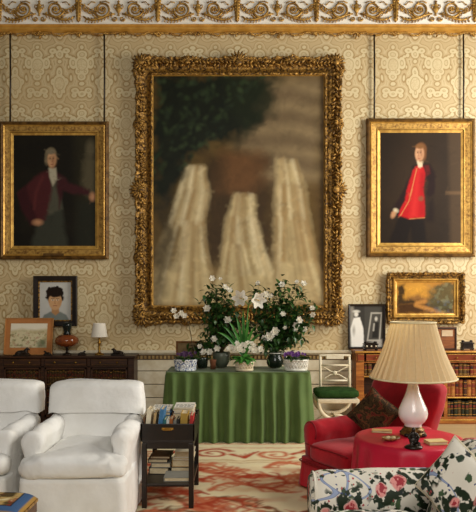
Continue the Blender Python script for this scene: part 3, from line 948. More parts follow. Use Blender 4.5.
def book_upright(x, y, z, w, h, d, col, label, group, parent=None, bands=3):
    b = MB()
    n = 7                                                         # rounded spine towards the room
    out = [(-w / 2, d), (w / 2, d)]
    for k in range(n):
        a = k / (n - 1)
        out.append((w / 2 - w * a, -0.22 * w * math.sin(math.pi * a)))
    out = list(reversed(out))
    vs_ = [(px_, py_, 0) for px_, py_ in out] + [(px_, py_, h) for px_, py_ in out]
    N = len(out)
    b.add(vs_, [tuple(range(N - 1, -1, -1)), tuple(range(N, 2 * N))] + [(i, (i + 1) % N, (i + 1) % N + N, i + N) for i in range(N)], 0, False)
    for k in range(bands):
        zz = h * (0.12 + 0.76 * k / max(1, bands - 1)) if bands > 1 else h * .8
        b.box((0, -0.09 * w, zz), (w * 0.86, 0.28 * w, 0.007), 1)
    if bands > 2: b.box((0, -0.10 * w, h * .66), (w * .7, .24 * w, .03), 2)
    return b.build('book', [LEATHER[col], GILTBAND, LEATHER['red brown' if col != 'red brown' else 'black']], None, (x, y, z + .0012), label=label, cat='book', group=group)

SB = FPX / 7.6
bx = lambda px: (px - 238) / SB

# ---- right bookcase
RX0, RX1 = bx(356), bx(521)
case = empty('bookcase', ((RX0 + RX1) / 2, 7.6, 0), 0, 'low open gilt-edged bookcase full of leather books along the right of the wall', 'bookcase')
ox = case.location.x
def cb(name, m, boxes, label=None, bev=0.003, par=None):
    b = MB()
    for (xa, xb, ya, yb, za, zb, *mi) in boxes: b.box(((xa + xb) / 2 - ox, (ya + yb) / 2, (za + zb) / 2), (xb - xa, yb - ya, zb - za), mi[0] if mi else 0)
    return b.build(name, m, par or case, bevel=bev, label=label)
cb('top', [WARMWOOD, GOLD_BRIGHT], [(RX0 - .015, RX1, -.02, .30, .872, .897), (RX0 - .015, RX1, -.026, -.018, .876, .892, 1)])
cb('carcass', [WARMWOOD, DARKWOOD], [(RX0, bx(364), 0, .28, .0, .872), (bx(444), bx(447.5), 0, .28, .086, .76), (RX1 - .03, RX1, 0, .28, 0, .872),
                          (RX0 + .03, RX1 - .03, .27, .285, .05, .87, 1), (bx(364), RX1, .0, .28, .748, .765), (bx(364), RX1, 0.012, .27, .865, .872)])
for (xa, xb) in ((364, 444), (447.5, 518)):
    for zz in (.589, .331): cb('shelf', [WARMWOOD, GOLD_BRIGHT], [(bx(xa), bx(xb), .01, .27, zz - .018, zz), (bx(xa), bx(xb), .005, .011, zz - .016, zz - .002, 1)])
cb('plinth', [WARMWOOD, GOLD_BRIGHT], [(RX0 - .01, RX1, -.012, .28, 0, .055), (bx(364), RX1, 0, .27, .055, .086), (RX0 - .01, RX1, -.018, -.010, .045, .058, 1)])
for (xa, xb) in ((357.5, 364), (366, 404), (406, 444), (447, 484)):
    dr = cb('drawer', [mat('rosewood_veneer', '#8a3f1e', '#6a2c14', scale=8, rough=.35, stretch=(.6, 5, 5)), GOLD_BRIGHT],
            [(bx(xa), bx(xb), -.012, .01, .772, .858), (bx(xa), bx(xb), -.016, -.010, .852, .857, 1), (bx(xa), bx(xb), -.016, -.010, .772, .777, 1)])
    for f in (.25, .75):
        if xb - xa < 10: break
        b = MB(); b.lathe([(.004, 0), (.004, .012), (.011, .016), (.012, .022), (.0, .026)], n=10)
        b.build('knob', BRASS, dr, (bx(xa + (xb - xa) * f) - ox, -.012, .815), (R(90), 0, 0))

rb = random.Random(21)
def row(x_from, x_to, z, h, cols, step, group, lab, reverse=False, Y=7.6, dep=.19, bands=3, yoff=.035, lean=0):
    """books standing side by side; lab(i, colour) gives each its label; reverse counts from the right end"""
    i = 0; x = x_from
    out = []
    while x < x_to - step * .7:
        w = step * rb.uniform(.88, 1.1)
        if reverse and x + w > x_to: break
        hh = h * rb.uniform(.90, 1.0)
        out.append((x + w / 2, w * .95, hh, cols[len(out) % len(cols)] if rb.random() < .6 else rb.choice(cols)))
        x += w
    n = len(out)
    for k, (xc, w, hh, c) in enumerate(out):
        i = n - k if reverse else k + 1
        book_upright(xc, Y + yoff + rb.uniform(0, .02), z, w, hh, dep, c, lab(i, c), group, bands=bands)

A = ['rust brown', 'tan', 'red brown', 'rust brown', 'dark brown', 'tan']
Bk = ['red brown', 'dark brown', 'rust brown', 'black', 'dark brown']
G = ['dark green', 'black', 'dark green', 'olive brown']
row(bx(365), bx(375), .589, .150, ['dark brown', 'olive brown'], .046, 'books on the top shelf', lambda i, c: f'{c} leather book, {ORD[i]} from the left end of the right bookcase, top shelf')
row(bx(452), bx(481), .589, .150, ['dark brown', 'red brown', 'rust brown', 'olive brown'], .046, 'books on the top shelf', lambda i, c: f'{c} leather book, {ORD[i]} right of the lampshade edge on the top shelf')
row(bx(425), bx(443.5), .331, .215, A, .050, 'books on the middle shelf', lambda i, c: f'{c} leather book, {ORD[i]} left of the upright, middle shelf, right bookcase', True)
row(bx(448), bx(481), .331, .215, A, .052, 'books on the middle shelf', lambda i, c: f'{c} leather book, {ORD[i]} right of the upright, middle shelf, right bookcase')
row(bx(425), bx(443.5), .086, .210, Bk, .048, 'books on the bottom shelf', lambda i, c: f'{c} leather book, {ORD[i]} left of the upright, bottom shelf, right bookcase', True)
row(bx(448), bx(481), .086, .200, G, .046, 'books on the bottom shelf', lambda i, c: f'{c} leather book, {ORD[i]} right of the upright, bottom shelf, right bookcase')

# ---- left bookcase
LX0, LX1 = bx(-3), bx(134)
case = empty('bookcase', ((LX0 + LX1) / 2, 7.6, 0), 0, 'low dark mahogany bookcase with drawers and wire doors behind the white armchairs', 'bookcase')
ox = case.location.x
cb('top', DARKWOOD, [(LX0 - .015, LX1 + .015, -.025, .30, .812, .836), (LX0, LX1, -.012, .30, .802, .812)], bev=.005)
cb('carcass', [DARKWOOD, BLACKWOOD], [(LX0, bx(3.5), 0, .28, 0, .80), (bx(41), bx(44.5), 0, .28, .08, .80), (bx(87), bx(90.5), 0, .28, .08, .80), (bx(128), LX1, 0, .28, 0, .80),
      (LX0 + .02, LX1 - .02, .27, .285, .05, .80, 1), (bx(3.5), bx(128), .0, .28, .692, .71), (bx(3.5), bx(128), .02, .27, .44, .455), (bx(3.5), bx(128), .02, .27, .22, .235)])
cb('plinth', DARKWOOD, [(LX0 - .01, LX1 + .01, -.012, .28, 0, .08)])
for (xa, xb, knobs, who) in ((4, 40.5, (14, 30), 'l'), (45, 86.5, (55, 76), 'm'), (91, 127.5, (100.5, 117.5), 'r')):
    dr = cb('drawer', [DARKWOOD, BRASS], [(bx(xa), bx(xb), -.010, .01, .715, .798), (bx(xa) + .01, bx(xb) - .01, -.0125, -.009, .786, .789, 1), (bx(xa) + .01, bx(xb) - .01, -.0125, -.009, .724, .727, 1)])
    for kx in knobs:
        b = MB(); b.lathe([(.004, 0), (.004, .012), (.012, .016), (.013, .024), (.0, .028)], n=10)
        b.build('knob', BRASS, dr, (bx(kx) - ox, -.010, .757), (R(90), 0, 0))
    xa2, xb2 = bx(xa), bx(xb); za, zb = .09, .690
    door = cb('door', DARKWOOD, [(xa2, xa2 + .022, -.012, .008, za, zb), (xb2 - .022, xb2, -.012, .008, za, zb), (xa2, xb2, -.012, .008, zb - .022, zb), (xa2, xb2, -.012, .008, za, za + .03)])
    b = MB(); W = xb2 - xa2 - .04; H = zb - za - .05; nW = 9; st = W / nW
    lines = []
    for k in range(-int(H / st) - 1, nW + 1):
        for sgn in (1, -1):
            # x = k*st + z for one family, mirrored for the other
            z0 = max(0, -k * st); z1 = min(H, W - k * st)
            if z1 - z0 < .02: continue
            xa3, xb3 = k * st + z0, k * st + z1
            if sgn < 0: xa3, xb3 = W - xa3, W - xb3
            lines.append(((xa3, z0), (xb3, z1)))
    for (p0, p1) in lines:
        b.tube([(xa2 + .02 + p0[0] - ox, -.002, za + .028 + p0[1]), (xa2 + .02 + p1[0] - ox, -.002, za + .028 + p1[1])], .0022, 4)
    b.build('wire_grille', mat('dull_brass_wire', '#5e4a28', '#40311a', scale=30, rough=.5, metal=.5), door)

D = ['dark brown', 'olive brown', 'dark brown', 'red brown', 'olive brown']
for (xa, xb, who) in ((4.5, 40, 'left'), (45.5, 86, 'middle'), (91.5, 127, 'right')):
    row(bx(xa), bx(xb), .455, .215, D, .0305, f'books behind the wire doors', lambda i, c, who=who: f'{c} book, {ORD[i]} from left behind the {who} wire door, left bookcase', yoff=.05)
for zz, word in ((.235, 'middle'), (.08, 'bottom')):
    row(bx(45.5), bx(54), zz, .19 if zz > .1 else .13, D, .033, 'books seen between the armchairs', lambda i, c, word=word: f'{c} book, {ORD[i]} from left on {word} shelf seen between the white armchairs', yoff=.05)

# ------------------------------------------------------------------ things on the left bookcase
TOPZ = .836
def lean_pic(name, x0, y0, x1, y1, Y, tilt, label, cat):
    c = at((x0 + x1) / 2, y1, Y)
    o = empty(name, (c.x, Y, TOPZ + .004), 0, label, cat); o.rotation_euler = (-tilt, 0, 0)
    return o, (x1 - x0) * Y / FPX, (y1 - y0) * Y / FPX
pic, w, h = lean_pic('framed_sketch', 3.5, 318.5, 52, 355.5, 7.70, R(9), 'pale hillside watercolour in a wide tan mount leaning on the left bookcase', 'picture')
def sub(o, par, dz):
    o.location = (0, 0, dz); o.parent = par
b = MB(); b.box((0, .008, h / 2), (w, .016, h)); b.box((0, 0.0, h - .004), (w, .02, .008), 1); b.box((0, 0, .004), (w, .02, .008), 1)
for s in (-1, 1): b.box((s * (w / 2 - .004), 0, h / 2), (.008, .02, h), 1)
b.build('mount', [mat('tan_mount_card', '#c07f45', '#ad6f39', scale=6, rough=.8), mat('light_wood_edge', '#c98f4f', '#a8743a')], pic)
iw, ih = w * .76, h * .66
p = Paint(100, 74, ih / iw, '#d8cda6')
p.poly([(0, 0), (1, 0), (1, .2), (.6, .28), (.3, .2), (0, .32)], '#eee6cf', .04)
p.put(np.clip((p.noise(9, 3) - .45) * 4, 0, 1) * np.clip((p.V - .2) * 5, 0, 1) * .7, '#b3a172')
p.put(np.clip((p.noise(15, 7) - .55) * 6, 0, 1) * np.clip((p.V - .25) * 5, 0, 1) * .8, '#7d7a4d')
p.put(np.clip((p.noise(18, 17) - .6) * 6, 0, 1) * np.clip((p.V - .3) * 5, 0, 1) * .8, '#b98c74')
p.poly([(.7, .75), (1, .6), (1, 1), (.75, 1)], '#6f7a5c', .05, .7, .1)
cv = p.canvas('watercolour', iw, ih, pic, -.003, .8); cv.location = (0, 0, h / 2 + .01)

def animal(px, Y, wpx, z, label, flip=1, Hs=1.0):
    c = at(px, 350, Y); L = wpx * Y / FPX
    b = MB()
    b.box((0, 0, .008), (L * .98, L * .42, .016))
    b.puff((-.02 * L, 0, .016 + .16 * L * Hs), (.34 * L, .15 * L, .17 * L * Hs), .9, .9, 20, 12)            # trunk, lying down
    b.puff((.24 * L * flip, 0, .016 + .26 * L * Hs), (.13 * L, .12 * L, .20 * L * Hs), .9, .9, 16, 10)
    b.puff((.33 * L * flip, 0, .016 + .42 * L * Hs), (.12 * L, .09 * L, .10 * L * Hs), .9, .9, 16, 10)      # head
    b.puff((.44 * L * flip, 0, .016 + .39 * L * Hs), (.07 * L, .05 * L, .05 * L * Hs), .9, .9, 12, 8)
    for s in (-1, 1):
        b.puff((.30 * L * flip, s * .09 * L, .016 + .53 * L * Hs), (.03 * L, .025 * L, .06 * L * Hs), .9, .9, 8, 6)
        b.tube([(.18 * L * flip, s * .12 * L, .016 + .10 * L), (.44 * L * flip, s * .11 * L, .016 + .04 * L)], .045 * L, 8)
        b.puff((-.22 * L * flip, s * .13 * L, .016 + .12 * L * Hs), (.15 * L, .08 * L, .13 * L * Hs), .9, .9, 14, 8)
    b.tube([(-.34 * L * flip, 0, .016 + .1 * L), (-.46 * L * flip, .05 * L, .016 + .06 * L), (-.40 * L * flip, .14 * L, .016 + .05 * L)], [.035 * L, .028 * L, .018 * L], 8)
    o = b.build('animal_figurine', BRONZE, None, (c.x, Y, z), label=label, cat='figurine', group='dark bronze animals on the left bookcase')
    r_ = o.modifiers.new('melt', 'REMESH'); r_.mode = 'VOXEL'; r_.voxel_size = max(.004, .03 * L); r_.use_smooth_shade = True
    return o
animal(22, 7.61, 16, TOPZ, 'largest dark reclining animal figurine in front of the tan mounted watercolour', 1, .8)
animal(47.5, 7.61, 8, TOPZ, 'small dark animal figurine at the right corner of the tan watercolour', -1, .9)
animal(82, 7.65, 8, TOPZ, 'tiny dark animal figurine between the amber urn and the small lamp', 1, .8)
animal(118, 7.65, 14, TOPZ, 'dark reclining animal figurine right of the small white shaded lamp', -1, .8)

# amber urn
AMBER, t_, b_ = newmat('amber_glass', .12, 0, lin('#8a3d16'), .6)
n_ = noise_node(t_, 18); t_.links.new(mixc(t_, n_.outputs[0], lin('#6a2a12'), lin('#b0602c')), b_.inputs['Base Color'])
b_.inputs['Transmission Weight'].default_value = .25
c = at(67, 350, 7.74)
urn = empty('glass_urn', (c.x, 7.74, TOPZ), 0, 'dark topped amber glass urn beside the tan watercolour', 'urn')
k = 7.74 / FPX
b = MB(); b.lathe([(4.5 * k, 0), (4.6 * k, .6 * k), (3.6 * k, 1.4 * k), (1.3 * k, 2.4 * k), (1.0 * k, 4.5 * k), (1.8 * k, 5.5 * k), (1.2 * k, 6.6 * k), (2.5 * k, 8 * k)], n=18); b.build('foot', BRONZE, urn)
b = MB(); b.lathe([(2.2 * k, 8 * k), (7.5 * k, 8.8 * k), (10.4 * k, 11.2 * k), (11.4 * k, 14 * k), (10.4 * k, 17.2 * k), (7 * k, 19.6 * k), (3 * k, 20.2 * k)], n=14, wave=lambda a, i, r, z: r * .05 * math.cos(7 * a)); b.build('bowl', AMBER, urn)
b = MB(); b.lathe([(3.2 * k, 19.6 * k), (3.9 * k, 21 * k), (3.0 * k, 22.4 * k), (3.4 * k, 25 * k), (4.4 * k, 28.5 * k), (4.7 * k, 31 * k), (3.2 * k, 32 * k), (.1, 32 * k)][:7] + [(.3 * k, 33 * k)], n=18, wave=lambda a, i, r, z: r * .08 * math.cos(5 * a))
b.build('cover', mat('black_green_glaze', '#1a2420', '#0e1210', scale=20, rough=.15), urn)

# small lamp
c = at(99.3, 350, 7.74)
lamp = empty('table_lamp', (c.x, 7.74, TOPZ), 0, 'small brass candlestick lamp with a plain white shade on the left bookcase', 'lamp')
b = MB(); b.lathe([(4.6 * k, 0), (4.6 * k, .9 * k), (3.4 * k, 1.5 * k), (1.5 * k, 2.4 * k), (1.0 * k, 4 * k), (1.5 * k, 6 * k), (.9 * k, 8 * k), (1.3 * k, 11 * k), (1.9 * k, 12.4 * k), (1.0 * k, 13.5 * k), (1.0 * k, 17 * k), (1.6 * k, 18 * k), (.5 * k, 19 * k), (.4 * k, 30 * k)], n=18); b.build('candlestick', BRASS, lamp)
WSHADE, t_, b_ = newmat('white_card_shade', .7, 0, lin('#f6f0e0'), .2)
b_.inputs['Transmission Weight'].default_value = 0
b = MB(); b.lathe([(8.2 * k, 18 * k), (5.9 * k, 31.6 * k)], n=40, cap=False); b.lathe([(8.0 * k, 18 * k), (5.7 * k, 31.6 * k)], n=40, cap=False); b.build('lamp_shade', WSHADE, lamp)

# ------------------------------------------------------------------ things on the right bookcase
TZ = .897
k = 7.72 / FPX
c = at(444.5, 349, 7.74)
bxo = empty('wooden_box', (c.x, 7.74, TZ), 0, 'square brown wooden box with a small pale panel, behind the big lampshade', 'box')
W, H = 21 * k, 23 * k
b = MB(); b.box((0, 0, H / 2), (W, .12, H)); b.build('cabinet', mat('brown_box_wood', '#8f5428', '#734120', scale=9, rough=.45, stretch=(1, 4, 4)), bxo, bevel=.006)
b = MB(); frame_rings(W * .98, H * .98, [(0, .0), (0, .012), (.012, .014), (.022, .004)], [0] * 4, b); b.build('rim', DARKWOOD, bxo, (0, -.06, H / 2))
b = MB(); b.box((.012, -.064, H * .74), (W * .52, .008, H * .26)); b.build('pale_panel', mat('pale_panel_card', '#c9b291', '#b39a77'), bxo, label='pale rectangular panel')

def casket(px, Y, wpx, hpx, label, pearls):
    c = at(px, 350, Y); k = Y / FPX; W = wpx * k; H = hpx * k
    o = empty('casket', (c.x, Y, TZ), 0, label, 'casket', 'small dark caskets on the right bookcase')
    b = MB(); b.box((0, 0, H * .45), (W * .84, W * .5, H * .44)); b.box((0, 0, H * .72), (W * .96, W * .6, H * .12)); b.box((0, 0, H * .2), (W * .92, W * .56, H * .1))
    b.build('body', BRONZE, o, bevel=.004)
    b = MB(); b.box((0, 0, H * .82), (W * .8, W * .45, H * .1), taper=.7)
    for s in (-1, 1): b.puff((s * W * .32, 0, H * .9), (W * .13, W * .1, H * .12), .9, .9, 10, 8)
    b.build('lid', BRONZE, o)
    for sx in (-1, 1):
        for sy in (-1, 1):
            b = MB(); b.puff((sx * W * .38, sy * W * .2, H * .085), (W * .07, W * .07, H * .085), .9, .9, 10, 8); b.build('foot', BRONZE, o)
    if pearls:
        for f in (-.3, 0, .3):
            b = MB(); b.puff((f * W, -W * .26, H * .5), (W * .06, W * .04, W * .06), .9, .9, 10, 6); b.build('stud', PALEWOOD, o, label='pale stud')
casket(370.5, 7.66, 15, 9, 'small black casket with pale studs below the pair of photographs', True)
casket(467, 7.70, 13, 10, 'small black footed casket at the far right end of the bookcase', False)
# ------------------------------------------------------------------ green draped table
TY0, TY1 = 6.57, 7.14; TX = 0.765; TH = .75
cloth_mat = None
m, t, b_ = newmat('green_cotton', .65, 0, spec=.25, sheen=.15)
n1 = noise_node(t, 5, 3); n2 = noise_node(t, 240, 2)
t.links.new(mixc(t, n1.outputs[0], lin('#445c2c'), lin('#61783f')), b_.inputs['Base Color'])
bump(t, b_, n2.outputs[0], .15, .003)
GREEN = m
tab = empty('draped_table', (0, (TY0 + TY1) / 2, .012), 0, 'rectangular table under a floor length pleated green cloth below the huge painting', 'table')
hd = (TY1 - TY0) / 2
b = MB()
per = []
def rr_outline(W, D, rad, n=260):
    """points on a rounded rectangle, evenly spaced, with outward normals, front first"""
    segs = []
    P = []
    L = 4 * (W - rad) + 4 * (D - rad) + 2 * math.pi * rad
    for i in range(n):
        s = L * i / n
        parts = [(2 * (W - rad), 0), (math.pi / 2 * rad, 1), (2 * (D - rad), 2), (math.pi / 2 * rad, 3), (2 * (W - rad), 4), (math.pi / 2 * rad, 5), (2 * (D - rad), 6), (math.pi / 2 * rad, 7)]
        for ln, q in parts:
            if s <= ln: break
            s -= ln
        cx, cy = W - rad, D - rad
        if q == 0: p, nn = (-cx + s, -D), (0, -1)
        elif q == 2: p, nn = (W, -cy + s), (1, 0)
        elif q == 4: p, nn = (cx - s, D), (0, 1)
        elif q == 6: p, nn = (-W, cy - s), (-1, 0)
        else:
            a0 = {1: -math.pi / 2, 3: 0, 5: math.pi / 2, 7: math.pi}[q]; a = a0 + s / rad
            c0 = {1: (cx, -cy), 3: (cx, cy), 5: (-cx, cy), 7: (-cx, -cy)}[q]
            nn = (math.cos(a), math.sin(a)); p = (c0[0] + rad * nn[0], c0[1] + rad * nn[1])
        P.append((p, nn, L * i / n))
    return P
out = rr_outline(TX, hd, .03, 520)
NZ = 22
def skirt_pt(i, j):
    (x, y), (nx_, ny_), s = out[i]
    f = j / (NZ - 1)
    fold = .5 + .5 * math.sin(s * 2 * math.pi / .150 + 5.0 * nz(s * 1.7, 3.1) + .5 * nz(s * 5, f * 2))
    fold = fold ** 1.3
    fine = .5 * nz(s * 14, f * .8, 2)
    amp = .018 + .062 * min(1, f * 1.3)
    d = amp * (fold - .35) + .010 * fine * f + .010 * f
    if j == 0: d = .002
    return (x + nx_ * d, y + ny_ * d, TH - .012 - (TH - .014) * f)
vs_ = [skirt_pt(i, j) for j in range(NZ) for i in range(len(out))]
n = len(out)
fs = [(j * n + i, (j + 1) * n + i, (j + 1) * n + (i + 1) % n, j * n + (i + 1) % n) for j in range(NZ - 1) for i in range(n)]
b.add(vs_, fs, 0, True)
b.build('skirt', GREEN, tab)
b = MB(); b.grid(lambda u, v: (-TX + 2 * TX * u, -hd + 2 * hd * v, TH - .011 + .001 * nz(u * 20, v * 9)), 30, 14)
b.build('top_cloth', GREEN, tab)
b = MB(); b.tube([(p_[0], p_[1], TH - .012) for p_, nn, s in out], .006, 6, closed=True); b.build('piping', GREEN, tab)
b = MB(); b.box((0, 0, TH - .03), (2 * TX - .02, 2 * hd - .02, .03)); b.build('tabletop', DARKWOOD, tab)
TT = TH + .012

# ------------------------------------------------------------------ plants on the green table
LEAFM = mat('dark_glossy_leaf', '#23441c', '#3c5f27', scale=14, rough=.38, spec=.5)
LEAFL = mat('fresh_green_leaf', '#4b8a34', '#2f6a26', scale=10, rough=.42)
STEM = mat('brown_green_stem', '#3b3a1d', '#4d3b20', scale=20, rough=.7)
PETAL = mat('white_petal', '#fdfaf0', '#f4eedb', scale=30, rough=.6)
_t = PETAL.node_tree; _b = _t.nodes['Principled BSDF']
_tr = _t.nodes.new('ShaderNodeBsdfTranslucent'); _tr.inputs[0].default_value = (.95, .93, .85, 1)
_mx = _t.nodes.new('ShaderNodeMixShader'); _mx.inputs[0].default_value = .4
_t.links.new(_b.outputs[0], _mx.inputs[1]); _t.links.new(_tr.outputs[0], _mx.inputs[2]); _t.links.new(_mx.outputs[0], _t.nodes['Material Output'].inputs[0])
YELLOW = mat('yellow_stamen', '#e0b83c', '#c4922a', scale=30)
VIOLET = mat('violet_petal', '#6d3f86', '#8a5aa0', scale=40, rough=.6)
SOIL = mat('dark_soil', '#241a12', '#34271a', scale=40, rough=.9)
WHITEWARE = mat('white_glazed_ware', '#f1eee4', '#dedacb', scale=12, rough=.2)
BLUEWARE = mat('blue_and_white_ware', '#eef0ee', '#5a6f9e', scale=46, rough=.2, lo=.5, hi=.6)
TERRA = mat('terracotta', '#7d4b2d', '#5f3620', scale=16, rough=.75)
GREYPOT = mat('grey_green_glaze', '#5b6152', '#474c40', scale=9, rough=.35)
DARKPOT = mat('dark_green_glaze', '#1f2b20', '#141a14', scale=9, rough=.2)

def leaf(b, base, d, L, W, m=0, curl=.25, up=Vector((0, 0, 1))):
    d = Vector(d).normalized(); s = d.cross(up)
    if s.length < .1: s = d.cross(Vector((0, 1, 0)))
    s.normalize(); nrm = s.cross(d); base = Vector(base)
    vs_ = []; N = 4
    for i in range(N + 1):
        f = i / N; w = W * math.sin(math.pi * min(1, .08 + f * .92) ** .8) * (0 if i == N else 1)
        c = base + d * (L * f) - nrm * (curl * L * f * f)
        vs_ += [c - s * w + nrm * w * .35, c, c + s * w + nrm * w * .35]
    fs = []
    for i in range(N):
        a = i * 3
        fs += [(a, a + 1, a + 4, a + 3), (a + 1, a + 2, a + 5, a + 4)]
    b.add(vs_, fs, m, True)

def rose_bloom(name, parent, c, r, seed=0, m=None, face=(0, -1, .4)):
    """a full double flower of cupped petals"""
    q = random.Random(seed); b = MB(); f = Vector(face).normalized()
    u = f.cross(Vector((0, 0, 1))).normalized(); w = u.cross(f)
    c = Vector(c)
    for ring, (cnt, tilt, sz) in enumerate(((6, .25, 1.0), (5, .65, .75), (3, 1.1, .5))):
        for k in range(cnt):
            a = 2 * math.pi * (k + .5 * ring) / cnt + q.uniform(-.2, .2)
            d = (u * math.cos(a) + w * math.sin(a)) * math.cos(tilt) + f * math.sin(tilt)
            leaf(b, c, d, r * sz, r * .42 * sz, 0, -.25, up=f)
    b.puff(c + f * r * .15, (r * .25,) * 3, 1, 1, 8, 6)
    return b.build(name, m or PETAL, parent)

def shrub(name, pot_c, pot_build, tips, nleaf, label, blossoms, seed, spread=.10, cat='potted plant'):
    o = empty(name, pot_c, 0, label, cat)
    ztop = pot_build(o)
    q = random.Random(seed); c0 = Vector(pot_c)
    sb = MB(); lb = MB()
    root = Vector((0, 0, ztop))
    for tp in tips:
        tip = Vector(tp) - c0
        mid = root.lerp(tip, .5) + Vector((q.uniform(-.04, .04), q.uniform(-.03, .03), .05))
        pts = [root.lerp(mid, f / 5) * 1 + Vector((0, 0, .0)) for f in range(5)] + [mid.lerp(tip, f / 5) for f in range(6)]
        sb.tube(pts, [.006 * (1 - i / 14) for i in range(11)], 5)
        for k in range(nleaf):
            f = q.uniform(.15, 1.0) ** .6
            p_ = pts[min(10, int(f * 10))] + Vector((q.gauss(0, spread * .5), q.gauss(0, spread * .35), q.gauss(0, spread * .42)))
            d = Vector((q.gauss(0, 1), q.gauss(0, .8), q.gauss(0, .7)))
            leaf(lb, p_, d, q.uniform(.048, .090), q.uniform(.016, .026), 0, q.uniform(.1, .5))
    sb.build('stems', STEM, o); lb.build('foliage', LEAFM, o)
    for i, (bp, r_) in enumerate(blossoms):
        rose_bloom('blossom', o, Vector(bp) - c0, r_ * 1.3, i + seed * 50, face=(q.uniform(-.4, .4), -1, q.uniform(.1, .7)))
    return o

def pot_lathe(prof, m, n=28, sx=1.0, sy=1.0, name='pot'):
    def f(o):
        b = MB(); b.lathe(prof, n=n, sx=sx, sy=sy, cap=False); b.lathe([(0.0001, .002), (prof[0][0], .0)], n=n, sx=sx, sy=sy, cap=False)
        b.build(name, m, o)
        zt = prof[-1][1] - .012
        b = MB(); b.lathe([(.0001, zt), (prof[-1][0] * .97, zt - .003)], n=n, sx=sx, sy=sy, cap=False); b.build('soil', SOIL, o)
        return zt
    return f

# left gardenia in a grey green bowl
Y1 = 6.98
def pt(px, py, Y): return tuple(at(px, py, Y))
q = random.Random(5)
c = at(221.5, 366, Y1)
tipsL = [pt(x, y, Y1 + q.uniform(-.12, .14)) for x, y in ((212, 281), (221, 283), (228, 289), (206, 292), (206, 309), (214, 300), (226, 305), (232, 320), (218, 318), (207, 328), (200, 345), (211, 340), (226, 334), (236, 300), (240, 318), (196, 350), (216, 292), (234, 335))]
bl = [(pt(x, y, Y1 - .10), r_) for x, y, r_ in ((212, 278.5, .032), (220.5, 279, .02), (225, 287.5, .032), (229.5, 290.5, .032), (207, 309, .040), (227.5, 320.5, .042), (214, 339.5, .036), (204, 352.5, .038), (210, 352, .036), (217, 348.5, .036), (200, 346.5, .028))]
shrub('gardenia_plant', (c.x, Y1, TT), pot_lathe([(.045, .0), (.060, .012), (.085, .06), (.097, .12), (.100, .165), (.093, .17)], GREYPOT), tipsL, 62,
      'white flowering shrub in a round grey green bowl, left half of the table', bl, 2)
# right gardenia in a dark jug
Y2 = 6.96
c = at(275, 366, Y2)
tipsR = [pt(x, y, Y2 + q.uniform(-.12, .14)) for x, y in ((258, 286), (268, 291), (281, 283), (283, 279), (296, 281), (303, 287), (290, 294), (274, 300), (262, 300), (270, 310), (284, 306), (293, 305), (303, 304), (314, 310), (308, 319), (317, 303), (251, 290), (247, 325), (298, 322), (305, 331), (290, 330), (278, 324), (266, 322), (258, 330), (285, 343), (272, 338), (262, 344), (297, 338), (255, 316), (288, 316))]
bl = [(pt(x, y, Y2 - .11), r_) for x, y, r_ in ((258, 283.5, .026), (282, 285, .034), (266, 294.5, .036), (271, 296, .026), (297, 282.5, .026), (303.5, 284, .034), (283, 314.5, .032), (312.5, 308.5, .03), (313, 315, .03), (299, 320.5, .038), (296.5, 325.5, .036), (305, 329.5, .03), (275, 331.5, .046), (269.5, 337, .050), (264, 338, .03), (285, 328, .022), (296, 330, .022))]
def jug(o):
    b = MB(); b.lathe([(.055, 0), (.075, .012), (.094, .05), (.096, .09), (.078, .13), (.070, .155), (.078, .165)], n=28, cap=False); b.lathe([(.0001, .002), (.055, 0)], n=28, cap=False); b.build('jug', DARKPOT, o)
    b = MB(); b.lathe([(.0001, .15), (.07, .147)], n=20, cap=False); b.build('soil', SOIL, o)
    b = MB(); b.tube([(.07, -.02, .150), (.10, -.03, .158), (.122, -.03, .125), (.118, -.03, .07), (.088, -.02, .035)], .009, 8); b.build('handle', WHITEWARE, o, label='white handle')
    b = MB(); b.tube([(.078 * math.cos(a / 20 * 6.2832), .078 * math.sin(a / 20 * 6.2832), .164) for a in range(20)], .006, 6, closed=True); b.build('rim', WHITEWARE, o, label='white rim')
    return .15
shrub('gardenia_plant', (c.x, Y2, TT), jug, tipsR, 58, 'larger white flowering shrub in a dark white-handled jug, right half of the table', bl, 3)

# lattice baskets
def basket(o, rx, ry, h, m, nn=22, z0=0.0, flare=1.12):
    b = MB()
    def P(a, f): k = 1 + (flare - 1) * f; return (rx * k * math.cos(a), ry * k * math.sin(a), z0 + .014 + (h - .028) * f)
    for i in range(nn):
        for sgn in (-1, 1):
            a0 = 2 * math.pi * i / nn
            b.tube([P(a0 + sgn * 2 * math.pi / nn * 1.6 * j / 6, j / 6) for j in range(7)], .0052, 5, flat=.7)
    o2 = b.build('lattice', m, o)
    for f, r_ in ((0, .010), (1, .010), (-.1, .008)):
        b = MB(); b.tube([(lambda q_: (q_[0], q_[1], q_[2]))(P(2 * math.pi * k / 40, f)) for k in range(40)], r_, 7, closed=True); b.build('rim', m, o)
    b = MB(); b.lathe([(.0001, .006), (.93, .006), (.96 * flare, h - .02), (.0001, h - .018)], n=30, sx=rx * .94, sy=ry * .94, cap=False); b.build('liner', m, o)
    return o

def violets(o, rx, ry, h, seed, nfl, leaves=True, shade=VIOLET):
    q = random.Random(seed); b = MB()
    for k in range(70):
        a = q.uniform(0, 6.283); r_ = math.sqrt(q.random())
        leaf(b, (rx * r_ * .9 * math.cos(a), ry * r_ * .9 * math.sin(a), h - .01 + q.uniform(0, .02)), (math.cos(a), math.sin(a), q.uniform(.1, .9)), q.uniform(.04, .07), q.uniform(.014, .022), 0, .4)
    b.build('foliage', LEAFM, o)
    for k in range(nfl):
        a = q.uniform(0, 6.283); r_ = math.sqrt(q.random())
        c_ = Vector((rx * r_ * .95 * math.cos(a), ry * r_ * .9 * math.sin(a), h + q.uniform(.025, .065)))
        rose_bloom('blossom', o, c_, q.uniform(.018, .026), seed * 100 + k, shade)

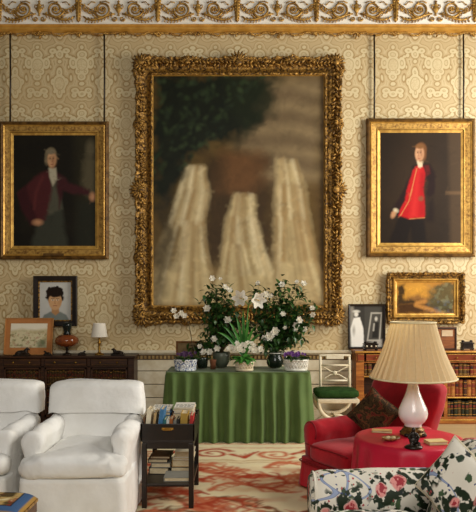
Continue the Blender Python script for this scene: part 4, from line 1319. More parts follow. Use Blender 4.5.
YB = 6.70
c = at(185.5, 369, YB)
o = empty('flower_basket', (c.x, YB, TT), 0, 'blue and white pierced china basket of dark violets at the left end of the table', 'flower basket')
basket(o, .108, .08, .125, BLUEWARE); violets(o, .12, .09, .125, 4, 16, shade=mat('dim_violet_petal', '#4a2f52', '#6b4a6e', scale=40))
c = at(296, 369, YB)
o = empty('flower_basket', (c.x, YB, TT), 0, 'white pierced china basket of bright purple violets at the right end of the table', 'flower basket')
basket(o, .118, .085, .125, WHITEWARE); violets(o, .13, .09, .125, 5, 24)

# primula basket in the centre
c = at(244.5, 370, 6.66)
o = empty('flower_basket', (c.x, 6.66, TT), 0, 'small cream pierced basket of white primulas at the centre front of the table', 'flower basket')
basket(o, .088, .075, .105, PALEWOOD, 18)
b = MB(); q = random.Random(9)
for k in range(34):
    a = q.uniform(0, 6.283); r_ = q.random()
    leaf(b, (.06 * r_ * math.cos(a), .05 * r_ * math.sin(a), .10 + .05 * q.random()), (math.cos(a), math.sin(a) - .25, q.uniform(-.1, .8)), q.uniform(.09, .14), q.uniform(.03, .042), 0, .55)
b.build('foliage', LEAFL, o)
k_ = 6.66 / FPX
for i in range(34):
    x = q.uniform(-17, 17); yy = q.uniform(-1, 1)
    hh = (29 - 6 * (x / 17) ** 2 - 7 * q.random()) - (4 if x < 0 else 0) * q.random()
    rose_bloom('blossom', o, (x * k_, -.05 + .05 * yy, hh * k_), q.uniform(.026, .036), 900 + i)

# lily
YL = 6.86
c = at(244, 369, YL)
o = empty('lily_plant', (c.x, YL, TT), 0, 'tall lily with strap leaves and two white trumpets behind the primula basket', 'potted plant')
pot_lathe([(.045, 0), (.06, .10), (.064, .12), (.06, .122)], TERRA)(o)
c0 = Vector((c.x, YL, TT))
b = MB(); q = random.Random(3)
for px, py, ben in ((216, 332, .4), (222, 326, .3), (228, 321, .2), (236, 316, .1), (243, 308, .05), (250, 318, .15), (256, 326, .3), (262, 334, .4), (248, 322, .1), (232, 330, .3)):
    tip = at(px, py, YL - .08 + q.uniform(-.04, .08)) - c0
    root = Vector((0, 0, .11)); mid = root.lerp(tip, .5) + Vector((0, 0, .10 * (1 - abs(tip.x) * .5) + .05))
    vs_ = []
    for i in range(11):
        f = i / 10; p_ = root * (1 - f) ** 2 + mid * 2 * f * (1 - f) + tip * f * f
        w = .017 * math.sin(math.pi * (.12 + .88 * f) ** .9)
        sd = Vector((0.35, -1, 0)).cross((tip - root).normalized()).normalized()
        vs_ += [p_ - sd * w, p_ + Vector((0, .006, 0)), p_ + sd * w]
    fs = []
    for i in range(10):
        a = i * 3; fs += [(a, a + 1, a + 4, a + 3), (a + 1, a + 2, a + 5, a + 4)]
    b.add(vs_, fs)
b.build('strap_leaves', LEAFL, o)
b = MB()
top = at(248.5, 305, YL - .06) - c0
b.tube([(0, 0, .11), (.015, -.02, .35), tuple(top)], [.009, .008, .006], 7)
heads = [(at(241, 298.5, YL - .10) - c0, (-.38, -.88, .12)), (at(257.5, 300, YL - .10) - c0, (.45, -.85, -.15))]
for hp, dr in heads: b.tube([tuple(top), tuple(hp - Vector(dr) * .07)], .005, 6)
b.build('stem', LEAFL, o)
for hp, dr in heads:
    b = MB(); d = Vector(dr).normalized(); u = d.cross(Vector((0, 0, 1))).normalized(); w = u.cross(d)
    base = hp - d * .075
    def f(uu, v):
        a = 2 * math.pi * uu; r_ = .012 + .026 * v + .044 * v ** 3
        ln = .115 * v - .022 * max(0, v - .75) * 4 * (.5 - .5 * math.cos(6 * a))
        r_ *= 1 + .22 * math.cos(6 * a) * max(0, v - .5) * 2
        return base + d * ln + (u * math.cos(a) + w * math.sin(a)) * r_
    b.grid(f, 36, 12, cu=True); b.build('trumpet', PETAL, o)
    b = MB(); b.tube([base + d * .03, base + d * .115], [.003, .004], 6); b.build('stamen', YELLOW, o)

# orchid spray
YO = 6.92
c = at(191, 368, YO)
o = empty('orchid_plant', (at(202.5, 368, YO).x, YO, TT), 0, 'single arching orchid stem with white flowers in a small black pot, left on the table', 'potted plant')
c0 = Vector(o.location)
pot_lathe([(.045, 0), (.055, .02), (.062, .10), (.058, .115)], DARKPOT)(o)
b = MB()
pts = [Vector((0, 0, .10)), at(196, 356, YO - .1) - c0, at(192, 343, YO - .1) - c0, at(190.5, 332, YO - .1) - c0, at(188, 322, YO - .1) - c0, at(183, 317, YO - .1) - c0, at(175, 314.5, YO - .1) - c0]
b.tube(pts, [.005, .005, .004, .004, .0035, .003, .0025], 6); b.build('stem', STEM, o)
b = MB()
for a in (-.4, 1.3, 2.6, 4.0): leaf(b, (0, 0, .10), (math.cos(a), math.sin(a), .35), .16, .026, 0, .6)
b.build('foliage', LEAFM, o)
for i, (x, y) in enumerate(((174, 311), (176.5, 316.5), (181.5, 313.5), (184.5, 316))):
    rose_bloom('blossom', o, at(x, y, YO - .11) - c0, .040, 700 + i)

# small terracotta pot
c = at(213, 368, 6.80)
b = MB(); b.lathe([(.028, 0), (.032, .06), (.035, .085), (.037, .105), (.031, .105), (.028, .02), (.0001, .02)], n=24)
b.build('terracotta_pot', TERRA, None, (c.x, 6.80, TT), label='tiny brown terracotta pot in front of the grey green bowl', cat='pot')

# little empty gilt-edged frame standing behind the violets
YF = 7.11
c = at(188, 355, YF); k_ = YF / FPX
o = empty('picture_frame', (c.x, YF, TT), 0, 'slim brown frame standing behind the blue and white basket on the table', 'picture frame'); o.rotation_euler = (-.06, 0, 0)
w, h = 24 * k_, 25 * k_
b = MB(); frame_rings(w, h, [(0, 0), (0, .014), (.008, .018), (.020, .012), (.020, 0)], [0] * 4, b); b.build('frame', mat('walnut_moulding', '#8a5a2c', '#6a411e', scale=14), o, (0, 0, h / 2))
b = MB(); b.box((0, .004, h / 2), (w - .03, .006, h - .03)); b.build('picture', mat('faded_brown_print', '#8d7348', '#6b5433', scale=12, rough=.7), o)

# ------------------------------------------------------------------ cream chair with a green cushion
CH = empty('side_chair', (1.075, 6.93, 0), 0, 'cream painted chair with curved crossed legs and green cushion, right of the green table', 'chair')
cy = 6.93
def cp(px, py, Y): v = at(px, py, Y); return Vector((v.x - 1.075, Y - cy, v.z))
YBk, YFr = 7.16, 6.70
SEATZ = .455
b = MB()
for px in (320.5, 349.5):
    x = cp(px, 300, YBk).x
    b.tube([(x, YBk - cy, .44), (x, YBk - cy + .01, .65), (x, YBk - cy + .02, .885)], [.017, .016, .015], 10)
b.build('back_posts', PALEWOOD, CH)
xl, xr = cp(320.5, 0, YBk).x, cp(349.5, 0, YBk).x; yb = YBk - cy + .012; xm = (xl + xr) / 2
b = MB(); b.tube([(xl - .015, yb, .878), (xm, yb + .012, .882), (xr + .015, yb, .878)], .013, 8); b.box((xm, yb + .004, .862), (.20, .022, .05)); b.build('crest_rail', PALEWOOD, CH, bevel=.004)
for zz in (.765, .588):
    b = MB(); b.tube([(xl, yb, zz), (xr, yb, zz)], .011, 8); b.build('back_rail', PALEWOOD, CH)
b = MB(); zm = .676
for s in (-1, 1):
    b.tube([(xl, yb, zm + s * .082), (xl + .06, yb, zm + s * .055), (xm - .05, yb, zm + s * .02), (xm, yb, zm + s * .012), (xm + .05, yb, zm + s * .02), (xr - .06, yb, zm + s * .055), (xr, yb, zm + s * .082)], .0075, 7)
b.puff((xm, yb - .004, zm), (.026, .014, .026), .9, .9, 14, 8)
b.build('back_splat', PALEWOOD, CH)
b = MB()
def seat_pt(p): return p
xs0, xs1 = cp(317.5, 0, YFr).x, cp(359.5, 0, YFr).x
b.box(((xs0 + xs1) / 2, (YFr + YBk) / 2 - cy, SEATZ - .03), (xs1 - xs0, YBk - YFr + .02, .045)); b.build('seat_frame', PALEWOOD, CH, bevel=.01)
for yy, nm in ((YFr - cy + .01, 'front'), (YBk - cy - .02, 'back')):
    b = MB(); xc = (xs0 + xs1) / 2; rr_ = (xs1 - xs0) / 2 - .015
    b.tube([(xc + rr_ * math.cos(a), yy, SEATZ - .045 - .19 * abs(math.sin(a)) ** .9) for a in [math.pi * i / 20 for i in range(21)]], .021, 8)
    b.build('curved_leg', PALEWOOD, CH)
    b = MB()
    b.tube([(xc + rr_ * math.cos(a), yy, .012 + .19 * abs(math.sin(a)) ** .9) for a in [math.pi * i / 20 for i in range(21)]], .021, 8)
    b.build('curved_leg', PALEWOOD, CH)
b = MB(); b.tube([(xc, YFr - cy + .01, .215), (xc, YBk - cy - .02, .215)], .014, 8); b.build('stretcher', PALEWOOD, CH)
CUSH = mat('dark_green_velvet', '#2f4c22', '#213a18', scale=20, rough=.9, spec=.1, bmp=.2, bscale=60)
b = MB(); b.puff(((xs0 + xs1) / 2, (YFr + YBk) / 2 - cy - .030, SEATZ + .040), ((xs1 - xs0) / 2 + .012, (YBk - YFr) / 2 - .035, .044), .45, .3, 48, 16, fn=lambda p_: p_ + Vector((0, 0, .006 * nz(p_.x * 12, p_.y * 12))))
b.build('seat_cushion', CUSH, None, (1.075, cy, 0), label='flat dark green squab cushion on the cream chair', cat='cushion')
# ------------------------------------------------------------------ armchairs
COTTON = mat('white_cotton_cover', '#f4f3ef', '#ebe9e3', scale=5, rough=.85, spec=.15, bmp=1.0, bscale=9)
REDCLOTH = mat('red_cotton_cover', '#c01425', '#a50f1f', scale=6, rough=.75, spec=.2, sheen=.2, bmp=.2, bscale=30)
REDPIPE = mat('red_piping', '#7d0d18', '#960f1e', scale=20, rough=.7)

def wob(p, amp, sc, seed):
    return Vector((nz(p.x * sc + seed, p.y * sc, p.z * sc), nz(p.x * sc, p.y * sc + seed + 7, p.z * sc), nz(p.x * sc, p.y * sc, p.z * sc + seed + 13))) * amp

def loft(b, sections, n, cap=True, m=0):
    """sections: list of closed outlines with n points each"""
    k = len(b.v); vs_ = [p for s_ in sections for p in s_]; N = len(sections)
    fs = [(j * n + i, j * n + (i + 1) % n, (j + 1) * n + (i + 1) % n, (j + 1) * n + i) for j in range(N - 1) for i in range(n)]
    if cap: fs += [tuple(reversed(range(n))), tuple((N - 1) * n + i for i in range(n))]
    b.add(vs_, fs, m, True)

def sq(a, e): return math.copysign(abs(math.cos(a)) ** e, math.cos(a)), math.copysign(abs(math.sin(a)) ** e, math.sin(a))

def arm_mesh(xc, y0, y1, zb, zt, rt, wb, seed, amp=.008, rise=.012):
    """a padded rolled arm: narrow panel swelling into a roll, rounded at the front"""
    b = MB(); secs = []; n = 36; NS = 40
    for j in range(NS):
        f = j / (NS - 1); y = y0 + (y1 - y0) * f
        e = 1.0
        if f < .07: e = math.sqrt(max(0.06, 1 - ((.07 - f) / .07) ** 2))
        if f > .94: e = math.sqrt(max(0.02, 1 - ((f - .94) / .06) ** 2))
        z_top = zt + rise * f; zc = z_top - rt
        o = []
        for i in range(n):
            a = 2 * math.pi * i / n
            if math.sin(a) > -.35: x, z = rt * math.cos(a), zc + rt * math.sin(a)
            else:
                t = (-.35 - math.sin(a)) / .65
                x = math.copysign(wb, math.cos(a)) * min(1, abs(math.cos(a)) * 3.0); z = zc - .35 * rt - t * (zc - .35 * rt - zb)
            x *= .55 + .45 * e; zm = (zb + z_top) / 2; z = zm + (z - zm) * (.80 + .20 * e)
            p = Vector((xc + x, y, z)); o.append(p + wob(p, amp, 7, seed) + wob(p, amp * .3, 18, seed))
        secs.append(o)
    loft(b, secs, n)
    return b

def armchair(loc, rz, label, group, cloth, W=.74, D=.86, zs=.50, zcush=.16, za=.63, zb=.90, rt=.095, back_w=.70, back_t=.20, tilt=.12, cover=True, piping=None, seed=0, skirt_gap=.02, T=True):
    o = empty('armchair', loc, rz, label, 'armchair', group)
    y0 = -D / 2; y1 = D / 2
    zc0 = zs - zcush
    # body below the cushion
    b = MB(); outl = rr_outline(W / 2 - .012, D / 2 - .02, .05, 220); NZ = 12
    def sk(i, j):
        (x, y), (nx_, ny_), s = outl[i]; f = j / (NZ - 1)
        z = zc0 + .01 - (zc0 + .01 - skirt_gap) * f
        corner = math.exp(-((abs(x) - W / 2 + .03) / .05) ** 2) * math.exp(-((abs(y) - D / 2 + .04) / .05) ** 2)
        d = .012 * f + f * (.010 * nz(s * 9 + seed, f * 1.5) + .006 * nz(s * 26, f * 2, seed)) + .012 * f * corner
        return Vector((x + nx_ * d, y + ny_ * d, z))
    n = len(outl)
    vs_ = [sk(i, j) for j in range(NZ) for i in range(n)]
    fs = [(j * n + i, (j + 1) * n + i, (j + 1) * n + (i + 1) % n, j * n + (i + 1) % n) for j in range(NZ - 1) for i in range(n)]
    fs.append(tuple(range(n)))
    b.add(vs_, fs)
    b.build('skirt', cloth, o)
    # seat cushion
    ci = W / 2 - 2 * rt * .86
    b = MB()
    if T:
        setb = .15                                                # arms start behind the cushion's front
        out = []
        NP = 120
        def tw(y):                                                # half width of the T cushion at depth y
            t = (y - (y0 + setb)) / .035
            return (W / 2 + .004) + (ci - W / 2) * (1 / (1 + math.exp(-t * 4)))
        yb = y1 - back_t * .75
        def f(u, v):
            a = 2 * math.pi * u; cz = math.sin(math.pi * (v - .5) * .998)
            rr_ = abs(math.cos(math.pi * (v - .5) * .998)) ** .42
            cx, cyv = sq(a, .28)
            yy = (y0 - .015 + yb) / 2 + (yb - y0 + .015) / 2 * cyv * rr_
            xx = tw(yy) * cx * rr_
            zz = zs - zcush / 2 + zcush / 2 * math.copysign(abs(cz) ** .55, cz)
            zz += (.022 * math.cos(xx / ci * 1.3) * max(0, math.cos((yy - (y0 + yb) / 2) / (yb - y0) * 2.6)) if cz > 0 else 0)
            p = Vector((xx, yy, zz)); return p + wob(p, .014, 7, seed + 3) + wob(p, .012, 16, seed + 4)
        b.grid(f, NP, 26, cu=True)
    else:
        b.puff((0, (y0 + y1 - back_t * .6) / 2 - .01, zs - zcush / 2), (ci + .005, (D - back_t * .6) / 2 + .0, zcush / 2 + .006), .45, .25, 70, 22, fn=lambda p: p + Vector((0, 0, .02 * max(0, 1 - (p.x / ci) ** 2) if p.z > 0 else 0)) + wob(p, .006, 7, seed + 3))
    if T: kk = len(b.v) - 120; b.f.append(tuple(kk + i for i in range(120))); b.m.append(0); b.s.append(True)
    b.build('seat_cushion', cloth, o)
    # arms
    for s in (-1, 1):
        ay0 = y0 + (.13 if T else .07)
        b = arm_mesh(s * (W / 2 - rt * .92), ay0, y1 - .08, .06, za, rt, rt * .72, seed + s, amp=.018)
        b.build('arm', cloth, o)
        if piping:
            b = MB(); xc = s * (W / 2 - rt * .92); zc = za - rt
            b.tube([(xc + rt * .93 * math.cos(a), ay0 + .012, zc + rt * .93 * math.sin(a)) for a in [math.pi * (-.2 + 1.4 * i / 20) for i in range(21)]], .006, 6); b.build('piping', piping, o)
    # back
    b = MB(); secs = []; NS = 26; n = 56
    zl = zc0 + .02
    for j in range(NS):
        f = j / (NS - 1); z = zl + (zb - zl) * f
        e = 1.0 if f < .86 else math.sqrt(max(.012, 1 - ((f - .86) / .145) ** 2))
        hw = (back_w / 2 - .06) + .06 * min(1, max(0, (f - .15) / .5))
        ht_ = back_t / 2 * (1.05 - .2 * f)
        yc = y1 - back_t / 2 + tilt * (f - .3) * .6
        oo = []
        for i in range(n):
            a = 2 * math.pi * i / n; cx, cyv = sq(a, .42)
            x = hw * cx * (.80 + .20 * e if f > .86 else 1); y = yc + ht_ * cyv * (.30 + .70 * e)
            zz = z
            if f > .8: zz -= .035 * (abs(cx) ** 4) * (f - .8) / .2
            if cyv < 0: y -= .030 * math.cos(cx * 1.4) * math.sin(math.pi * min(1, f * 1.05))
            p = Vector((x, y, zz)); oo.append(p + wob(p, .009, 5, seed + 5))
        secs.append(oo)
    loft(b, secs, n)
    b.build('back', cloth, o)
    if cover:                                                     # loose cap pulled over the top of the back
        b = MB(); secs = []; NS = 14; zcv = zb - .21
        for j in range(NS):
            f = j / (NS - 1); z = zcv + (zb + .012 - zcv) * f
            e = 1.0 if f < .80 else math.sqrt(max(.02, 1 - ((f - .80) / .203) ** 2))
            yc = y1 - back_t / 2 + tilt * ((z - zl) / (zb - zl) - .3) * .6
            oo = []
            for i in range(n):
                a = 2 * math.pi * i / n; cx, cyv = sq(a, .36)
                x = (back_w / 2 + .012 + .014 * (1 - f)) * cx * (.93 + .07 * e); y = yc + (back_t / 2 * .97 + .016) * cyv * (.34 + .66 * e)
                if cyv < 0: y -= .028 * math.cos(cx * 1.4)
                zz = z - (.014 * (abs(cx) ** 5) * max(0, f - .6) / .4) + ((.016 * nz(a * 2.2, seed) - .022 * max(0, abs(cx) - .8) * 5) if j == 0 else 0)
                p = Vector((x, y, zz)); oo.append(p + wob(p, .012, 5, seed + 8) + wob(p, .004, 16, seed + 8))
            secs.append(oo)
        loft(b, secs, n, cap=False)
        kk = len(b.v) - n; b.f.append(tuple(kk + i for i in range(n))); b.m.append(0); b.s.append(True)
        c_ = b.build('back_cover', cloth, o)
    if piping:
        b = MB(); b.tube([(x, y0 - .012 + .008 * nz(x * 5), zs - .012) for x in [(-ci + 2 * ci * i / 16) for i in range(17)]], .006, 6)
        b.tube([(x, y0 - .012 + .008 * nz(x * 5), zc0 + .012) for x in [(-ci + 2 * ci * i / 16) for i in range(17)]], .006, 6); b.build('piping', piping, o)
        b = MB(); b.tube([(p_[0], p_[1], zc0 - .02) for p_, nn, s in rr_outline(W / 2, D / 2 - .005, .05, 80)], .006, 6, closed=True); b.build('piping', piping, o)
    return o

armchair((-1.076, 4.40, 0.011), 0, 'white loose-covered armchair beside the black book stand', 'white armchairs by the left bookcase', COTTON, W=.71, rt=.07, za=.64, zb=.880, back_w=.665, seed=1)
armchair((-1.865, 4.43, 0.011), 0, 'white loose-covered armchair cut off by the left edge of the photo', 'white armchairs by the left bookcase', COTTON, W=.71, rt=.07, za=.64, zb=.880, back_w=.665, seed=11)

armchair((1.03, 4.90, 0.01), R(-60), 'low red armchair with piped seat behind the red draped round table', None, REDCLOTH, W=.80, D=.82, zs=.385, zcush=.15, za=.53, zb=.885, rt=.085, back_w=.76, back_t=.17, tilt=.30, cover=False, piping=REDPIPE, seed=21, T=False)

# tapestry cushion on the red chair
def mottled(name, cols, scale, rough=.8, bmp=.3):
    m, t, b = newmat(name, rough, 0, spec=.2)
    v = noise_node(t, scale, 3, .6, dist=1.2)
    r = t.nodes.new('ShaderNodeValToRGB'); r.color_ramp.interpolation = 'CONSTANT'
    el = r.color_ramp.elements
    el[0].position = 0; el[0].color = (*lin(cols[0]), 1); el[1].position = .36; el[1].color = (*lin(cols[1]), 1)
    for i, c_ in enumerate(cols[2:]):
        e = el.new(.44 + i * .065); e.color = (*lin(c_), 1)
    t.links.new(v.outputs[0], r.inputs[0]); t.links.new(r.outputs[0], b.inputs['Base Color'])
    bump(t, b, noise_node(t, 160).outputs[0], bmp, .004)
    return m
TAPE = mottled('tapestry_wool', ['#2a1d12', '#4b3a20', '#3a2a1a', '#6b4a2a', '#7a2f26', '#352616'], 14)
rot = Matrix.Rotation(R(-38), 3, 'Z') @ Matrix.Rotation(R(-38), 3, 'X') @ Matrix.Rotation(R(38), 3, 'Y')
b = MB(); b.puff((0, 0, 0), (.205, .07, .205), .75, .42, 56, 22, rot=None,
                 fn=lambda p: Vector((p.x * (1 - .10 * math.cos(p.z / .205 * 1.4)), p.y, p.z * (1 - .10 * math.cos(p.x / .205 * 1.4)))) + wob(p, .005, 8, 2))
b2 = MB()
pc = at(374, 424, 4.86)
def pillow(name, loc, rot, half, thick, m, label, seed=2, piping=None):
    def sup(p): return p
    b = MB()
    def side(sgn):
        def f(u, v):
            x, z = 2 * u - 1, 2 * v - 1
            k = (1 - x ** 4) * (1 - z ** 4)
            px_ = x * half * (1 - .07 * (1 - abs(z) ** 2)); pz_ = z * half * (1 - .07 * (1 - abs(x) ** 2))
            p = Vector((px_, sgn * (thick * max(0, k) ** .55 + .002), pz_)); p = p + wob(p, .008, 8, seed)
            return (p if sgn < 0 else p)
        return f
    b.grid(side(-1), 30, 30); k = len(b.f)
    b.grid(side(1), 30, 30)
    b.f[k:] = [tuple(reversed(q_)) for q_ in b.f[k:]]
    root = empty(name, loc, 0, label, 'cushion'); root.rotation_euler = rot
    b.build('pad', m, root)
    b = MB(); ring = []
    for i in range(80):
        s_ = i / 20; e = int(s_); f = s_ - e; q_ = [(-1 + 2 * f, -1), (1, -1 + 2 * f), (1 - 2 * f, 1), (-1, 1 - 2 * f)][e]
        x, z = q_; p = Vector((x * half * (1 - .07 * (1 - abs(z) ** 2)), 0, z * half * (1 - .07 * (1 - abs(x) ** 2)))); ring.append(p + wob(p, .008, 8, seed))
    b.tube(ring, .006, 6, closed=True); b.build('piping', piping or m, root)
    return root
pillow('scatter_cushion', (pc.x, 4.86, pc.z + .078), (R(-28), R(34), R(-40)), .152, .055, TAPE, 'dark brown patterned tapestry cushion on the red armchair', 3)

# ------------------------------------------------------------------ round table under a red cloth
RT = empty('round_table', (1.09, 3.95, .011), 0, 'small round table under a floor length red cloth, carrying the big lamp', 'table')
REDSATIN = mat('red_table_cloth', '#cf1a3c', '#b81431', scale=3, rough=.45, spec=.35, bmp=.06, bscale=60)
zt = .636; Rr = .338
b = MB()
prof = [(0.001, zt)] + [(Rr * f, zt) for f in (.2, .4, .6, .8, .93)] + [(Rr * .985, zt - .002), (Rr, zt - .009)] + [(Rr + .004 + .02 * f, zt - .012 - (zt - .014) * f) for f in [i / 16 for i in range(17)]]
def wv(a, i, r, z):
    if i < 8: return 0
    f = (i - 8) / 16
    fold = (.5 + .5 * math.sin(a * 15 + 1.8 * nz(a * 1.5, 4) + .6 * nz(a * 3, f * 2))) ** 1.5
    return f ** .6 * (.045 * fold - .004) + .006 * f * nz(a * 9, f)
b.lathe(prof, n=220, wave=wv, cap=False)
b.build('tablecloth', REDSATIN, RT)
b = MB(); b.lathe([(.001, zt - .035), (Rr - .012, zt - .035), (Rr - .012, zt - .006), (.001, zt - .006)], n=40); b.build('tabletop', DARKWOOD, RT)
b = MB(); b.lathe([(.001, 0), (.2, 0), (.19, .03), (.05, .06), (.04, .3), (.06, .45), (.04, zt - .04)], n=24); b.build('pedestal', DARKWOOD, RT)
TT2 = zt + .0125

# big lamp
LX, LYY = at(413, 0, 4.0).x, 4.0
LAMP = empty('table_lamp', (LX, LYY, TT2), 0, 'large lamp with a pleated cream shade and white opaline vase base on the red table', 'lamp')
b = MB(); b.lathe([(.001, .002), (.082, .002), (.086, .012), (.078, .02), (.07, .03), (.076, .036), (.066, .044), (.056, .052), (.06, .06)], n=8, wave=None, cap=True); b.build('lamp_base', mat('gilt_bronze_base', '#8a6a34', '#4f3a1b', scale=22, rough=.4, metal=.7), LAMP)
for k in range(4):
    a = math.pi / 4 + k * math.pi / 2
    b = MB(); b.puff((.075 * math.cos(a), .075 * math.sin(a), .011), (.02, .02, .011), .8, .8, 10, 8); b.build('foot', BRONZE, LAMP)
OPAL, t_, b_ = newmat('opaline_glass', .18, 0, lin('#f4ecea'), .6)
b_.inputs['Subsurface Weight'].default_value = .25; b_.inputs['Subsurface Radius'].default_value = (.05, .04, .04)
n_ = noise_node(t_, 14, 3); t_.links.new(mixc(t_, n_.outputs[0], lin('#f6efec'), lin('#eadfdd')), b_.inputs['Base Color'])
ks = 4.0 / FPX
vz = lambda py: EYE - (py - HOR) * ks - TT2
b = MB(); b.lathe([(7.5 * ks, vz(427)), (8.5 * ks, vz(425.5)), (8.2 * ks, vz(424)), (11.5 * ks, vz(421)), (13.8 * ks, vz(417)), (14.4 * ks, vz(413)), (13.6 * ks, vz(408.5)), (11.2 * ks, vz(403)), (8.6 * ks, vz(397)), (6.4 * ks, vz(391)), (5.0 * ks, vz(385)), (4.5 * ks, vz(380)), (4.8 * ks, vz(376)), (5.8 * ks, vz(373.5)), (.001, vz(373))], n=48); b.build('vase', OPAL, LAMP)
b = MB(); b.lathe([(2.2 * ks, vz(373.5)), (2.4 * ks, vz(371)), (1.2 * ks, vz(369)), (1.0 * ks, vz(362))], n=16)
for k in range(3):
    a = k * 2.0944; b.tube([(.0, 0, vz(326)), (.135 * math.cos(a), .135 * math.sin(a), vz(326))], .0025, 5)
b.tube([(0, 0, vz(366)), (0, 0, vz(326))], .004, 6); b.build('shade_carrier', BRASS, LAMP)
SHADE, t_, b_ = newmat('pleated_cream_silk', .7, 0, lin('#e6cd93'), .2)
nn_ = noise_node(t_, 60, 2); t_.links.new(mixc(t_, nn_.outputs[0], lin('#f3e2b8'), lin('#e6cf9c')), b_.inputs['Base Color'])
tr = t_.nodes.new('ShaderNodeBsdfTranslucent'); tr.inputs[0].default_value = (*lin('#f0cf8a'), 1)
mx = t_.nodes.new('ShaderNodeMixShader'); mx.inputs[0].default_value = .35
t_.links.new(b_.outputs[0], mx.inputs[1]); t_.links.new(tr.outputs[0], mx.inputs[2]); t_.links.new(mx.outputs[0], t_.nodes['Material Output'].inputs[0])
RB, RTp = 41.6 * ks, 21.5 * ks; zB, zT = vz(377.5), vz(322.5)
NPL = 32
def pleat(u, v):
    a = 2 * math.pi * u; r_ = RB + (RTp - RB) * v - .012 * math.sin(math.pi * v)
    ph = (u * NPL) % 1.0
    k = (ph if ph < .8 else (1 - ph) * 4)                          # knife pleats
    r_ += (.018 * (1 - .45 * v)) * (k - .5)
    return (r_ * math.cos(a), r_ * math.sin(a), zB + (zT - zB) * v)
b = MB(); b.grid(pleat, NPL * 10, 14, cu=True); b.build('lamp_shade', SHADE, LAMP)
for rr2, zz in ((RB + .004, zB), (RTp + .004, zT)):
    b = MB(); b.tube([(rr2 * math.cos(a * math.pi / 36), rr2 * math.sin(a * math.pi / 36), zz) for a in range(72)], .006, 6, closed=True, flat=1.0); b.build('shade_binding', mat('cream_binding', '#f0e2bd', '#dcc996'), LAMP)

# small things on the red cloth
def on_table(px, py): return fl(px, py, TT2)
x, y = on_table(413.5, 448)
fg = empty('bronze_figurine', (x, y, TT2), 0, 'small dark bronze seated figure on the front of the red table', 'figurine')
b = MB(); b.lathe([(.001, 0), (.052, 0), (.054, .008), (.042, .016), (.03, .02), (.001, .02)], n=20, sy=.8); b.build('base', BRONZE, fg)
b = MB()
b.puff((0, 0, .045), (.026, .024, .028), .9, .9, 16, 10); b.puff((0, .004, .075), (.018, .016, .026), .9, .9, 16, 10); b.puff((0, 0, .108), (.012, .012, .014), .9, .9, 14, 10)
b.tube([(-.016, 0, .088), (-.034, -.012, .062), (-.02, -.026, .05)], [.007, .006, .006], 8); b.tube([(.016, 0, .088), (.03, -.012, .066), (.018, -.026, .052)], [.007, .006, .006], 8)
b.tube([(-.012, -.012, .035), (-.022, -.04, .036), (-.022, -.044, .018)], [.011, .009, .008], 8); b.tube([(.012, -.012, .035), (.022, -.04, .036), (.022, -.044, .018)], [.011, .009, .008], 8)
bo = b.build('body', BRONZE, fg); r_ = bo.modifiers.new('melt', 'REMESH'); r_.mode = 'VOXEL'; r_.voxel_size = .003; r_.use_smooth_shade = True

def lying_book(name, loc, rz, w, d, h, cov, label, cat='book', group=None, tilt=(0, 0)):
    o = empty(name, loc, rz, label, cat, group); o.rotation_euler = (tilt[0], tilt[1], rz)
    b = MB(); t_ = min(.004, h * .18)
    b.box((0, 0, t_ / 2), (w, d, t_)); b.box((0, 0, h - t_ / 2), (w, d, t_)); b.box((-w / 2 + t_ / 2, 0, h / 2), (t_, d, h - 2 * t_)); b.build('cover', cov, o)
    b = MB(); b.box((.0, 0, h / 2), (w - .012, d - .010, h - 2 * t_)); b.build('page_block', PAPER, o)
    return o
CREAMCARD = mat('cream_card_cover', '#dcc78e', '#cdb679', scale=14, rough=.6)
x, y = on_table(436, 443.5); lying_book('book', (x, y, TT2), R(8), .12, .085, .020, CREAMCARD, 'small cream book on the right side of the red table')
x, y = on_table(382, 432); lying_book('book', (x, y, TT2), R(-14), .13, .07, .014, mat('buff_card_cover', '#c9a468', '#a98550', scale=18), 'thin buff booklet on the left back of the red table')
x, y = on_table(391, 440.5)
dish = empty('trinket_dish', (x, y, TT2), R(20), 'small shallow brown and cream dish left of the bronze figure', 'dish')
b = MB(); b.lathe([(.001, 0), (.03, 0), (.058, .014), (.062, .022), (.056, .020), (.03, .008), (.001, .007)], n=28, sy=.72); b.build('bowl', mat('tortoise_glaze', '#a67a48', '#6b4623', scale=30, rough=.3), dish)
for k, (dx, dy, c_) in enumerate(((-.02, .0, '#d8c49a'), (.015, .008, '#8a4a30'), (.005, -.016, '#cdb88a'))):
    b = MB(); b.puff((dx, dy, .020), (.017, .013, .010), .9, .9, 12, 8); b.build('trinket', mat('trinket_tone_' + 'abc'[k], c_), dish)

